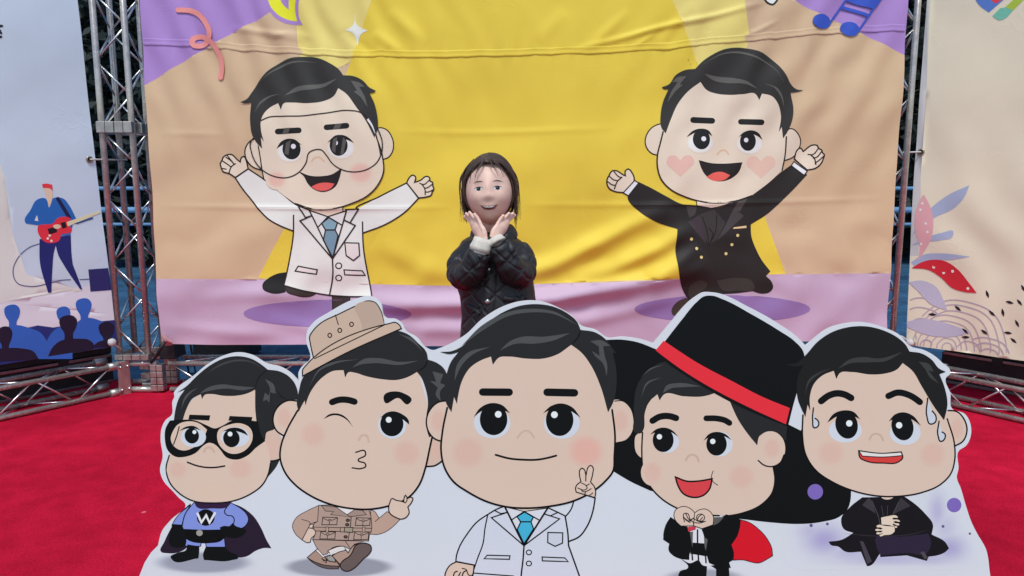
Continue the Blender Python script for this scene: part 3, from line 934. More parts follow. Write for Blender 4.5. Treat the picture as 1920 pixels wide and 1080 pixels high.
p = Print(S_MAIN, 'trouser_sheen', fig, RL); p.fill([(860,640,1),(1020,620),(1110,640),(1135,690),(1010,712),(900,705)], (58,52,48)); p.fill([(660,690),(760,640),(790,660),(740,730),(680,770)], (56,50,46)); p.build()
for x, y in ((673,338),(708,405),(742,468),(1012,313),(970,380),(927,445)): Print(S_MAIN, 'button', fig, RL).ell(x,y,11,11,(214,190,128)).build()
Print(S_MAIN, 'pocket_square', fig, RL).fill([(978,266,1),(985,255,1),(1076,243,1),(1077,260,1)], (220,180,140)).build()
p = Print(S_MAIN, 'ear', fig, RK); p.fill([(398,533),(345,547),(305,592),(293,645),(308,688),(340,716),(372,723,1),(400,630)], SKINB, INKB, 2.2).build()
p = Print(S_MAIN, 'ear', fig, RK); p.fill([(1185,560),(1228,588),(1250,635),(1238,690),(1205,735),(1152,756,1),(1150,640)], SKINB, INKB, 2.2).build()
p = Print(S_MAIN, 'face', fig, RK)
p.fill([(405,570,1),(385,650),(368,720),(368,800),(390,870),(440,928),(540,980),(650,1010),(750,1016),(850,1004),(950,970,1),(1060,888),(1138,815,1),(1152,740),(1162,600,1),(1130,400),(1000,320),(632,260,1),(500,380)], SKINB)
p.line([(403,580),(385,650),(368,720),(368,800),(390,870),(440,928),(540,980),(650,1010),(750,1016),(850,1004),(950,972)], 2.8, INKB); p.line([(1138,815),(1152,740),(1160,610)], 2.6, INKB); p.build()
def heart(cx, cy, s): return [(cx,cy+.78*s,1),(cx-.55*s,cy+.25*s),(cx-.98*s,cy-.28*s),(cx-.78*s,cy-.7*s),(cx-.35*s,cy-.74*s),(cx,cy-.4*s,1),(cx+.35*s,cy-.74*s),(cx+.78*s,cy-.7*s),(cx+.98*s,cy-.28*s),(cx+.55*s,cy+.25*s)]
Print(S_MAIN, 'cheek', fig, RK).fill(heart(506,790,86), (220,174,164)).build()
Print(S_MAIN, 'cheek', fig, RK).fill(heart(1008,796,90), (230,180,166)).build()
p = Print(S_MAIN, 'hair', fig, RK)
p.fill([(1268,324,1),(1225,318),(1190,290),(1160,238),(1100,160),(1020,100),(940,72),(860,63),(780,74),(700,110),(640,152),(600,194,1),(540,200),(480,233),(440,288),(395,306,1),(412,318),(438,318,1),(405,395),(390,470),(394,555),(418,590,1),(450,505),(500,400),(560,328),(632,274,1),(670,320),(740,346),(820,353),(900,348),(972,344),(997,383,1),(1012,344,1),(1070,362),(1110,408),(1130,475),(1118,580,1),(1135,548,1),(1141,621,1),(1166,580),(1195,505),(1203,440),(1188,338,1),(1225,335)], HAIRB).build()
p = Print(S_MAIN, 'hair_highlight', fig, RK)
p.fill([(655,225,1),(740,240),(840,250),(930,275),(985,312,1),(900,285),(800,280),(710,262)], HAIRB2)
p.line([(650,165),(760,105),(870,92),(980,125),(1090,195),(1140,270)], 4, HAIRB2, taper=(.4,.5)); p.line([(1030,285),(1090,310),(1130,360),(1150,430)], 4, HAIRB2, taper=(.4,.4))
p.fill([(545,238,1),(490,245),(460,275,1),(495,272,1),(455,330,1),(430,400,1),(480,330,1),(525,290,1),(505,290,1)], HAIRB2); p.build()
Print(S_MAIN, 'eyebrow', fig, RK).line([(588,507,1),(704,512,1)], 11, IRISB).build()
Print(S_MAIN, 'eyebrow', fig, RK).line([(885,517,1),(1009,521,1)], 10.6, IRISB).build()
eye(fig, RK, (630,650,84,62,SKINB), (637,627,53,61), (651,623,15), [(546,613,1),(582,576),(632,560),(682,572),(705,607,1),(660,582),(610,582)], S_MAIN, EYEB, IRISB)
eye(fig, RK, (938,655,84,62,SKINB), (927,638,50,58), (915,630,14), [(870,610,1),(900,582),(946,570),(992,586),(1019,627,1),(976,600),(930,590)], S_MAIN, EYEB, IRISB)
Print(S_MAIN, 'nose', fig, RK).line([(737,718),(760,695),(785,691),(809,717)], 3, (214,176,150)).build()
p = Print(S_MAIN, 'mouth', fig, RK)
p.fill([(623,758,1),(690,774),(770,778),(889,770,1),(870,822),(830,858),(765,880),(705,873),(655,832),(635,795)], (38,32,32), INKB, 2)
p.fill([(668,856,1),(710,832),(760,825),(816,846,1),(788,870),(742,882),(692,872)], (226,92,84)); p.build()
p = Print(S_MAIN, 'hand', fig, RK)
p.fill([(165,953,1),(105,945),(70,925),(58,895),(58,875),(70,850),(90,820),(112,818),(160,845),(172,850,1),(170,822),(190,808),(210,828),(226,872),(218,905,1)], SKINB, INKB, 2.6)
for a in ([(100,822),(130,855),(148,862)], [(72,852),(100,875),(125,880)], [(62,885),(90,905),(108,908)], [(150,858),(125,880),(104,930)]): p.line(a, 2.2, INKB)
p.build()
p = Print(S_MAIN, 'cuff', fig, RK); p.fill([(228,878,1),(252,894,1),(190,972,1),(158,954,1)], (234,224,220), INKB, 2.0).build()
p = Print(S_MAIN, 'hand', fig, RK)
p.fill([(1215,745,1),(1232,690),(1250,678),(1268,700,1),(1330,660),(1348,664),(1355,682),(1374,692),(1378,708),(1390,720),(1384,745),(1375,768),(1340,802),(1288,814,1)], SKINB, INKB, 2.6)
for a in ([(1355,682),(1320,720),(1296,718)], [(1374,700),(1340,738),(1325,740)], [(1388,728),(1352,760),(1335,772)], [(1310,720),(1330,740),(1340,780)]): p.line(a, 2.2, INKB)
p.build()
p = Print(S_MAIN, 'cuff', fig, RK); p.fill([(1212,762,1),(1288,822,1),(1268,846,1),(1196,786,1)], (234,224,220), INKB, 2.0).build()

# ------------------------------------------------------------------ side banners hung on the wings
def vplane(pxa, pxb, z):
    a, b = on_z(*pxa, z), on_z(*pxb, z)
    d = (b - a); d.z = 0; d.normalize()
    n = Vector((d.y, -d.x, 0))
    if n.y > 0: n = -n
    return a, b, d, n

def drape_side(seed, slant):
    f1, f2 = rand_waves(seed, 6, 200, 420), rand_waves(seed + 1, 6, 90, 180)
    def f(P):
        return (3.0 * f1(P) + .8 * f2(P) + slant * 3.5 * np.sin((P[:, 0] * .86 - P[:, 1] * .5) * 2 * np.pi / 105 + f1(P)) * np.clip((P[:, 1] - 150) / 300, 0, 1)) / 1000
    return f

def side_cloth(root, S, edge, bottom_far, color, zones, zt, cell=9.0):
    o3 = on_plane(*edge[0], S.p0, S.n)
    d = Vector((S.n.y, -S.n.x, 0))
    if d.x * (1 if edge[0][0] > 960 else -1) < 0: d = -d
    far_b = on_plane(*bottom_far, S.p0, S.n) + d * .35
    far_t = Vector((far_b.x, far_b.y, zt)); near_t = Vector((o3.x, o3.y, zt))
    pl = [tuple(to_px(near_t))] + list(edge) + [tuple(to_px(far_b)), tuple(to_px(far_t))]
    op = []
    for i in range(len(pl)):
        a, b = np.array(pl[i]), np.array(pl[(i + 1) % len(pl)])
        k = max(1, int(np.linalg.norm(b - a) / 14))
        op += [a + (b - a) * q / k for q in range(k)]
    V = [Vector(p) for p in op]; E = [(i, (i + 1) % len(op)) for i in range(len(op))]
    for poly, _ in zones:
        b = len(V); V += [Vector(p[:2]) for p in poly]; E += [(b + i, b + (i + 1) % len(poly)) for i in range(len(poly))]
    lo, hi = np.min(op, 0), np.max(op, 0)
    g = np.array([(x, y) for y in np.arange(max(math.floor(lo[1] / cell) * cell, -603), hi[1], cell) for x in np.arange(math.floor(lo[0] / cell) * cell, hi[0], cell)])
    g = g[inside(g, [tuple(p) for p in op])]
    V += [Vector(p) for p in g]
    r = delaunay_2d_cdt(V, E, [], 0, 1e-4)
    pts = np.array([tuple(p) for p in r[0]]); tri = np.array([f[:3] for f in r[2]]); cen = pts[tri].mean(1)
    keep = inside(cen, [tuple(p) for p in op]); tri, cen = tri[keep], cen[keep]
    col = np.tile(np.array(S.ink(color)), (len(cen), 1))
    for poly, c in zones: col[inside(cen, poly)] = S.ink(c)
    P3 = S.flat(pts) + S.drape(pts)[:, None] * np.array(S.n)
    used, inv = np.unique(tri, return_inverse=True)
    tri = inv.reshape(tri.shape); P3 = P3[used]
    me = mesh_from('cloth', P3, [tuple(int(q) for q in t) for t in tri], S.mat, True)
    at = me.color_attributes.new('ink', 'FLOAT_COLOR', 'CORNER')
    at.data.foreach_set('color', np.concatenate([col, np.ones((len(col), 1))], 1).astype(np.float32).repeat(3, 0).ravel())
    link_mesh('cloth', me, root)

M_ring = new_mat('grommet_metal', (0.42, 0.34, 0.24), 0.35, 1.0); add_noise(M_ring, 60, .8, 1.1)
M_cord = new_mat('white_cord', (0.62, 0.60, 0.58), 0.8); add_noise(M_cord, 200, .8, 1.1)
M_hole = new_mat('grommet_hole', (0.01, 0.01, 0.012), 0.9); add_noise(M_hole, 50, .8, 1.2)
def grommet(root, S, px, end, ball=False):
    p = Vector(S.place([px], 0)[0]) + S.n * .004
    bm = bmesh.new()
    pts = [p + (S.n.cross(Vector((0, 0, 1))) * math.cos(a) + Vector((0, 0, 1)) * math.sin(a)) * .013 for a in np.linspace(0, 2 * math.pi, 19)]
    tube_bm(bm, pts, .0042, 8, False)
    link_mesh('grommet', bm_mesh('grommet', bm, M_ring, True), root)
    q = S.n.cross(Vector((0, 0, 1)))
    link_mesh('grommet_hole', mesh_from('grommet_hole', [p - S.n * .0015 + (q * math.cos(a) + Vector((0, 0, 1)) * math.sin(a)) * .011 for a in np.linspace(0, 2 * math.pi, 16, endpoint=False)], [tuple(range(16))], M_hole), root)
    e = Vector(end)
    tube('tie_cord', [p + S.n * .004, p + S.n * .012 + (e - p) * .1, e], .0042, M_cord, root, 8)
    if ball:
        bm = bmesh.new(); bmesh.ops.create_uvsphere(bm, u_segments=14, v_segments=10, radius=.021)
        bmesh.ops.transform(bm, matrix=Matrix.Translation(p + S.n * .02), verts=bm.verts)
        link_mesh('bungee_ball', bm_mesh('bungee_ball', bm, M_cord, True), root)

# guitarist banner, left wing
RM, RN = sub(0, 310, 2.203), sub(0, 0, 3.375)
a, b, d, n = vplane((221, 648), (0, 684), .267)
SL = Surface(a, n, .001, .0001, M_CLOTH, (0.58, 0.59, 0.69), Lattice(drape_side(21, .3), -1800, 400, -3600, 900, 9.0), 9.0)
ban_l = thing('side_banner', 'pale blue side banner printed with a guitarist playing to a crowd', 'banner', (a.x, a.y, .267), 'banners hung beside the main backdrop')
LAV, STAGE, NAVY, CROWD, BLKN, CREAM = (169,184,210), (188,190,214), (32,42,104), (44,86,170), (26,24,48), (187,190,194)
zl = [([(-2200,540),(30,570),(215,590),(300,580),(300,800),(-2200,800)], NAVY),
      ([(-2200,555),(0,562),(35,555),(210,530),(240,530),(240,598),(150,606),(100,614),(70,610),(0,628),(-2200,640)], STAGE),
      ([(-2200,120),(-40,200),(8,330),(24,440),(50,515),(150,543),(0,566),(-2200,575)], CREAM)]
side_cloth(ban_l, SL, [(145,0),(163,160),(181,320),(201,480),(221,648)], (0,684), LAV, zl, 2.75)
pr = lambda nm, f=RM: Print(SL, nm, ban_l, f)
p = pr('printed_amplifier'); p.fill([(364,430,1),(446,424,1),(462,515,1),(374,522,1)], (38,38,92)).build()
p = pr('printed_cable'); p.line([(185,318),(120,340),(70,390),(54,440),(70,485),(120,500),(200,488),(250,475),(290,472)], 1.8, (70,78,120)); p.line([(330,472),(370,470)], 1.8, (70,78,120)); p.build()
fig = empty_part('printed_guitarist', ban_l, 'red haired guitarist in a blue shirt playing a red guitar')
pf = lambda nm: Print(SL, nm, fig, RM)
p = pf('trousers'); p.fill([(163,305,1),(292,288,1),(296,380),(300,410,1),(340,512,1),(334,516,1),(262,410),(240,370),(230,330,1),(222,360),(216,420),(211,526,1),(198,526,1),(165,405)], (30,34,98)).build()
p = pf('shirt'); p.fill([(155,140),(185,136),(200,176,1),(215,138),(262,138),(285,165),(315,222,1),(300,245,1),(290,290,1),(165,290,1),(160,248,1),(106,240,1),(102,232),(125,185)], (34,88,164))
p.fill([(152,205,1),(158,230,1),(142,228,1)], (196,196,204)); p.build()
p = pf('head'); p.fill([(178,94,1),(214,96,1),(216,130),(212,150),(203,174,1),(193,140),(188,120)], (214,172,156)).build()
p = pf('hair'); p.fill([(172,78,1),(190,75),(214,80,1),(217,106,1),(205,96),(176,93,1)], (198,52,62)).build()
p = pf('strap'); p.line([(238,138,1),(285,215,1)], 7, (26,28,66)).build()
p = pf('guitar'); p.fill([(157,250),(185,244),(218,240),(235,220),(262,212),(290,220),(285,245),(297,270),(280,282),(255,284),(245,310),(215,321),(185,316),(165,295),(155,270)], (196,44,60))
p.fill([(275,234,1),(410,188,1),(416,196,1),(280,252,1)], (206,186,160)); p.fill([(305,240,1),(383,214,1),(386,220,1),(320,242,1)], (30,66,120))
for q in ([(196,262,1),(232,254,1),(236,276,1),(203,286,1)], [(250,238,1),(268,233,1),(276,256,1),(258,262,1)]): p.fill(q, (24,20,30))
for x, y in ((197,302),(212,312),(205,290)): p.ell(x,y,5,5,(226,196,196))
p.build()
p = pf('hand'); p.fill([(218,248,1),(240,244),(252,252),(240,262),(222,258)], (214,172,156)).build()
p = pf('shoe'); p.line([(305,520),(338,514)], 1.5, (196,186,160)).build()
for c, hd, sh, nm in ((CROWD, (50,612,30,36), [(0,700,1),(10,680),(40,664),(75,660),(120,672),(165,690),(190,720),(195,800,1),(0,800,1)], 0),
                  (CROWD, (262,618,26,34), [(190,730,1),(215,690),(245,668),(285,672),(300,800,1),(185,800,1)], 0),
                  (CROWD, (346,586,30,36), [(300,700,1),(310,660),(340,634),(370,630),(410,640),(440,655),(450,740,1),(300,745,1)], 0),
                  ((28,22,44), (282,658,34,38), [(198,790,1),(215,755),(250,725),(285,718),(330,716),(370,722),(390,745),(385,760,1)], 0),
                  ((28,22,44), (441,682,30,34), [(380,752,1),(405,730),(440,722),(486,726,1),(486,748,1)], 0),
                  ((28,22,44), (20,706,28,40), [(-60,790,1),(-20,760),(20,755),(90,756),(140,770),(160,800,1),(-60,815,1)], 0)):
    p = pr('printed_spectator'); p.fill(sh, c); x, y, rx, ry = hd
    p.fill([(x-rx,y-ry*.7),(x-rx*.3,y-ry),(x+rx*.6,y-ry*.95),(x+rx,y-ry*.6),(x+rx*.95,y+ry*.3),(x+rx*.6,y+ry*.95),(x+rx*.7,y+ry*1.9,1),(x-rx*.5,y+ry*1.9,1),(x-rx*.5,y+ry*.9),(x-rx*.95,y+ry*.3)], c); p.build()
p = pr('printed_lettering', RN); p.fill([(-12,160,1),(10,157),(20,164),(14,172,1),(-12,176,1)], (28,28,34)); p.line([(-10,190,1),(2,196,1)], 3, (28,28,34)); p.line([(0,205,1),(6,212,1)], 4, (28,28,34)); p.fill([(-12,230,1),(8,226),(14,236),(4,242),(-12,242,1)], (28,28,34)); p.build()
grommet(ban_l, SL, (167, 299), on_y(238, 300, YF + WT * .9), False)
grommet(ban_l, SL, (207, 641), on_y(228, 655, YF - .02), True)

# flower banner, right wing
RQ, RO = sub(1640, 310, 2.2036), sub(1640, 0, 3.2714)
a, b, d, n = vplane((1700, 646), (1920, 676), .267)
SR = Surface(a, n, .001, .0001, M_CLOTH, (0.74, 0.68, 0.78), Lattice(drape_side(31, 1.0), 1600, 3600, -3600, 900, 9.0), 9.0)
ban_r = thing('side_banner', 'beige side banner printed with leaves, a pale flower and dark seeds', 'banner', (a.x, a.y, .267), 'banners hung beside the main backdrop')
BEI = (212, 196, 181)
side_cloth(ban_r, SR, [(1738,0),(1726,160),(1714,320),(1706,480),(1700,646)], (1920,677), BEI, [([(1700,-300),(1752,-300),(1738,160),(1726,330),(1722,480),(1690,480)], (186,178,186))], 2.75)
pr = lambda nm, f=RQ: Print(SR, nm, ban_r, f)
FL = (172, 152, 172); LF = (154, 158, 190)
p = pr('printed_flower')
RINGS = [(300,752,20,150,420),(298,752,40,160,395),(296,752,62,166,380),(292,754,88,172,372),(296,752,116,176,368),(300,750,140,184,366),
         (330,742,150,205,372),(340,742,176,214,372),(345,745,200,222,368),(205,700,34,150,330),(196,690,62,172,330),(190,672,92,188,325),(196,650,110,205,318),
         (470,800,46,225,345),(462,806,78,236,340),(455,815,112,246,338),(215,742,24,180,350),(385,775,52,215,352)]
for cx, cy, r, a0, a1 in RINGS:
    pth = [(cx + (r + .018 * r * math.sin(math.radians(a) * 6)) * math.cos(math.radians(a)), cy + (r + .018 * r * math.sin(math.radians(a) * 6)) * .94 * math.sin(math.radians(a))) for a in np.linspace(a0, a1, 40)]
    run = []
    for q in pth + [None]:
        if q is not None and q[0] > 140 + (740 - q[1]) * .045 and q[1] < 741 + (q[0] - 150) * .115: run.append(q)
        else:
            if len(run) > 4: p.line(run, 1.9, FL)
            run = []
p.build()
for q in ([(155,290,1),(180,240),(235,175),(300,125),(392,82,1),(375,125),(330,175),(250,215),(190,255)], [(152,330,1),(200,305),(280,278),(325,274),(322,295),(280,308),(200,318)], [(150,400,1),(200,370),(280,364),(395,377,1),(320,390),(220,396),(165,420,1)], [(140,482,1),(190,476),(250,500),(285,560),(300,600,1),(235,575),(180,520)], [(135,645,1),(200,634),(290,650),(400,690,1),(320,708),(220,700),(136,668,1)]):
    p = pr('printed_leaf'); p.fill(q, LF if q[0][1] < 450 else (174, 164, 188)).build()
p = pr('printed_leaf'); p.fill([(203,120,1),(228,165),(243,235),(235,300),(205,355),(180,395,1),(185,330),(168,270),(167,210),(185,150)], (206,150,160))
for x, y in ((198,157),(190,183),(212,240),(219,275),(192,325)): p.ell(x,y,5,5,(226,206,206))
p.build()
p = pr('printed_leaf'); p.fill([(152,425,1),(190,402),(240,390),(290,396),(340,428),(385,480),(422,527,1),(375,524),(320,508),(270,462),(220,432)], (192,38,52))
for x, y in ((243,421),(284,444),(321,438),(385,509)): p.ell(x,y,6,6,(232,206,206))
p.build('red leaf with white dots')
for x, y, r in ((466,532,70),(558,566,15),(599,566,50),(485,611,42),(530,608,78),(589,653,62),(551,692,8),(574,724,40),(454,688,38),(343,591,40),(239,616,5),(374,685,42),(376,710,0),(614,508,60)):
    c, s = math.cos(math.radians(r)), math.sin(math.radians(r))
    p = pr('printed_seed'); p.fill([(x-18*c,y-18*s,1),(x+6*s,y-6*c),(x+18*c,y+18*s,1),(x-6*s,y+6*c)], (38,28,34)).build()
p = pr('printed_logo', RO)
p.fill([(615,-40,1),(620,0),(640,30),(700,76,1),(790,0,1),(800,-40,1)], (82,112,186)); p.fill([(700,-40,1),(712,0),(742,22,1),(790,-5,1),(800,-40,1)], (204,62,76))
p.fill([(722,98,1),(750,118),(770,124),(800,112),(850,62,1),(870,0,1),(800,45,1),(770,50,1)], (108,172,156)); p.fill([(800,45,1),(850,0,1),(880,-40,1),(960,-40,1),(900,12,1),(850,62,1)], (158,176,66)); p.build()
grommet(ban_r, SR, (1727, 285), on_y(1692, 286, YF), False)
grommet(ban_r, SR, (1709, 641), on_y(1690, 630, YF - .03), True)

# ------------------------------------------------------------------ behind the backdrop: cases, cables, railing, trees
M_black = new_mat('black_case', (0.012, 0.012, 0.014), 0.55); add_noise(M_black, 30, .7, 1.3, bump=.2, bscale=200, dist=.001)
M_trim = new_mat('case_trim', (0.32, 0.32, 0.33), 0.4, 1.0); add_noise(M_trim, 30, .8, 1.1)
def case(label, c, size, rotz):
    o = thing('equipment_case', label, 'equipment case', (c[0], c[1], 0), 'black cases behind the banners')
    R = Matrix.Rotation(rotz, 3, 'Z')
    box('body', (c[0], c[1], size[2] * .38 + .01), (size[0], size[1], size[2] * .72), M_black, o, R, .008)
    box('lid', (c[0], c[1], size[2] * .88 + .01), (size[0], size[1], size[2] * .24), M_black, o, R, .008)
    for s in (-1, 1):
        for zz in (.02, .74, 1.0):
            q = R @ Vector((0, s * (size[1] / 2 + .002), 0))
            box('edge_trim', (c[0] + q.x, c[1] + q.y, .012 + (size[2] - .01) * zz), (size[0] * .98, .012, .016), M_trim, o, R, .002)
        q = R @ Vector((s * size[0] * .25, -size[1] / 2 - .008, 0))
        box('latch', (c[0] + q.x, c[1] + q.y, size[2] * .74), (.05, .014, .05), M_black, o, R, .003)
    return o
ca = on_z(398, 672, .0)
case('black equipment case standing behind the backdrop near its lower left corner', (-1.86, 4.55), (.34, .3, .30), 0.05)
def behind(px, off, size, label):
    p = on_z(*px, .0); 
    return case(label, (p.x, p.y), size, off)
case('long black case added to darken the gap behind the truss beam under the guitarist banner', (-2.72, 3.66), (1.0, .34, .215), math.atan2(.772, .636))  # made-up case, fills the dark gap below the left banner
case('long black case added to darken the gap behind the truss beam under the flower banner', (2.92, 3.62), (1.1, .34, .235), -math.atan2(.772, .636))  # likewise made up, to keep the gap below the right banner dark

M_cable = new_mat('black_cable', (0.012, 0.012, 0.014), 0.5); add_noise(M_cable, 60, .8, 1.2)
for i, (xs, lab) in enumerate(((-1.905, 'thin black cable hanging behind the backdrop beside the left tower'), (-1.865, 'second black cable hanging just right of the first behind the backdrop'))):
    o = tube('cable', [(xs + .01, 4.02, .62), (xs, 4.03, .4), (xs + .004, 4.02, .2), (xs + .02, 4.03, .03), (xs + .12 + .1 * i, 4.1, .012), (xs + .5, 4.2 + .05 * i, .012)], .0065, M_cable, None, 8)
    o['label'], o['category'], o['group'] = lab, 'cable', 'cables hanging behind the backdrop'
# taped corner tie of the backdrop
M_tape = new_mat('pink_tape', (0.62, 0.34, 0.36), 0.5); add_noise(M_tape, 40, .8, 1.1, bump=.3, bscale=90)
c0 = on_y(312, 638, YB - .03)
vv = [on_y(303,630,YB-.02), on_y(311,627,YB-.05), on_y(324,643,YB-.04), on_y(321,648,YB-.02), on_y(306,647,YB-.03), on_y(312,638,YB-.075)]
link_mesh('corner_flap', mesh_from('corner_flap', vv, [(0,1,5), (1,2,5), (2,3,5), (3,4,5), (4,0,5)], M_tape), backdrop)
tube('corner_strap', [on_y(309,640,YB-.06), on_y(300,656,YB-.07), on_y(290,672,YF-.02), on_y(283,680,YF-.02)], .009, M_black, backdrop, 8)

pb = thing('power_box', 'small black power box sitting on the truss beam at the foot of the left tower', 'power box', (on_y(322, 655, YF + .08).x, YF + .08, ZB1 + .015))
pz = ZB1 + .016
box('housing', (on_y(322, 655, YF + .08).x, YF + .08, pz + .042), (.085, .12, .084), M_black, pb, None, .008)
box('handle', (on_y(322, 655, YF + .08).x, YF + .08, pz + .094), (.012, .09, .018), M_black, pb, None, .004)
M_rail = new_mat('blue_lit_railing', (0.22, 0.42, 0.66), 0.4, 0.2); add_noise(M_rail, 12, .8, 1.1)  # blue light falling on the pipes is put into their colour
rail = thing('railing', 'tubular railing with blue light put into its colour, standing in the dark behind the backdrop', 'railing', (0, 8.2, 0))
for z, r in ((1.10, .022), (.855, .034), (.69, .018)):
    tube('rail', [(-7.5, 8.2, z), (7.5, 8.2, z)], r, M_rail, rail, 10)
for k in range(9):
    tube('post', [(-7.0 + 1.75 * k, 8.215, 0), (-7.0 + 1.75 * k, 8.215, 1.12)], .026, M_rail, rail, 10)

M_leaf = new_mat('dark_leaves', (0.009, 0.020, 0.017), 0.7); add_noise(M_leaf, 1.3, .5, 1.5)
M_bark = new_mat('bark', (0.035, 0.028, 0.022), 0.9); add_noise(M_bark, 12, .6, 1.3, bump=.6, bscale=40, dist=.01)
def tree_meshes(seed, h, rad):
    r = random.Random(seed)
    bm = bmesh.new()
    tube_bm(bm, [(0,0,-.1),(0.03,0,h*.25),(-.04,.05,h*.5),(.02,0,h*.8)], .1, 10, True, [.16,.12,.09,.03])
    for k in range(9):
        a = k * 2.4; z = h * (.18 + .065 * k); l = rad * (.9 - .05 * k)
        tube_bm(bm, [(0,0,z),(math.cos(a)*l*.5,math.sin(a)*l*.5,z+.15),(math.cos(a)*l,math.sin(a)*l,z+.4)], .04, 6, True, [.05,.03,.012])
    trunk = bm_mesh('trunk', bm, M_bark, True)
    v = []; f = []
    for k in range(5200):
        a, u = r.uniform(0, 2*math.pi), r.random()
        z = h * (.03 + .97 * u)
        prof = rad * (math.sin(math.pi * min(1, (u * .86 + .12))) ** .6) * (.8 + .25 * math.sin(5 * a + 7 * u) * math.sin(9 * u))
        rr = prof * (r.random() ** .4)
        p = Vector((math.cos(a) * rr, math.sin(a) * rr, z))
        t = Vector((r.gauss(0,1), r.gauss(0,1), r.gauss(0,.6))).normalized(); s = t.cross(Vector((r.gauss(0,1), r.gauss(0,1), r.gauss(0,1)))).normalized()
        L, W = r.uniform(.08,.16), r.uniform(.03,.06)
        b = len(v); v += [p - t*L, p + s*W, p + t*L, p - s*W]; f.append((b,b+1,b+2,b+3))
    return trunk, mesh_from('crown', v, f, M_leaf)
kinds = [tree_meshes(1, 5.2, 1.35), tree_meshes(2, 6.0, 1.5), tree_meshes(3, 4.6, 1.25)]
tree_lab = ['dark leafy tree behind the railing at the far left end of the row', 'dark tree behind the railing seen left of the left truss tower', 'dark tree behind the railing seen through the left truss tower', 'dark tree behind the railing, just inside the left edge of the backdrop', 'dark tree hidden behind the waving doctor on the backdrop', 'dark tree hidden behind the child and the middle of the backdrop', 'dark tree hidden behind the dark suited man on the backdrop', 'dark tree behind the railing seen right of the backdrop', 'dark tree behind the railing seen by the flower banner edge', 'dark leafy tree behind the railing at the far right end of the row']
for k in range(10):
    x = -9.0 + 2.0 * k + rng.uniform(-.25, .25); y = 10.2 + rng.uniform(-.3, .5)
    t = thing('tree', tree_lab[k], 'tree', (x, y, 0), 'trees behind the railing')
    t.rotation_euler.z = rng.uniform(0, 6.28)
    for nm, me in zip(('trunk', 'crown'), kinds[k % 3]):
        o = bpy.data.objects.new(nm, me); COL.objects.link(o); o.parent = t
# a dark wall of hedge beyond the trees closes the view
def hedge():
    r = random.Random(9); v = []; f = []
    for k in range(9000):
        p = Vector((r.uniform(-14, 14), 12.0 + r.uniform(-.5, .4), 4.8 * r.random() ** .9))
        t = Vector((r.gauss(0,1), r.gauss(0,1), r.gauss(0,1))).normalized(); s = t.cross(Vector((r.gauss(0,1), r.gauss(0,1), r.gauss(0,1)))).normalized()
        L, W = r.uniform(.12,.22), r.uniform(.06,.1)
        b = len(v); v += [p - t*L, p + s*W, p + t*L, p - s*W]; f.append((b,b+1,b+2,b+3))
    b = len(v)
    v += [Vector((x, y, z)) for x in (-15, 15) for y in (12.1, 12.5) for z in (0, 4.6)]
    f += [(b, b+1, b+5, b+4), (b+2, b+6, b+7, b+3), (b+1, b+3, b+7, b+5), (b, b+2, b+3, b+1), (b+4, b+5, b+7, b+6)]
    o = link_mesh('hedge', mesh_from('hedge', v, f, M_leaf), None)
    o['label'], o['category'] = 'tall dark hedge closing the view beyond the trees', 'hedge'
hedge()
# ------------------------------------------------------------------ the cutout standee with five cartoon men
STY = 1.75
M_BOARD = ink_mat('printed_board', 0.45, 0.03, 350, 0.0005, (0.985, 1.015), 3.0, 0.12)
SW = (200, 208, 222)            # the board's white as it shows in the photograph
BOARD_LIGHT = (0.77, 0.86, 0.99)
LEAN = math.radians(6)          # tilt added so the board catches more sun; struts hold it
BN, BV = Vector((0, -math.cos(LEAN), math.sin(LEAN))), Vector((0, math.sin(LEAN), math.cos(LEAN)))
S1 = Surface((0, STY, 0), BN, 0.0003, 0.00004, M_BOARD, BOARD_LIGHT)

standee = thing('cartoon_standee', 'long white cutout standee of five big headed cartoon men standing on the red carpet', 'standee', (0.0, STY, 0))

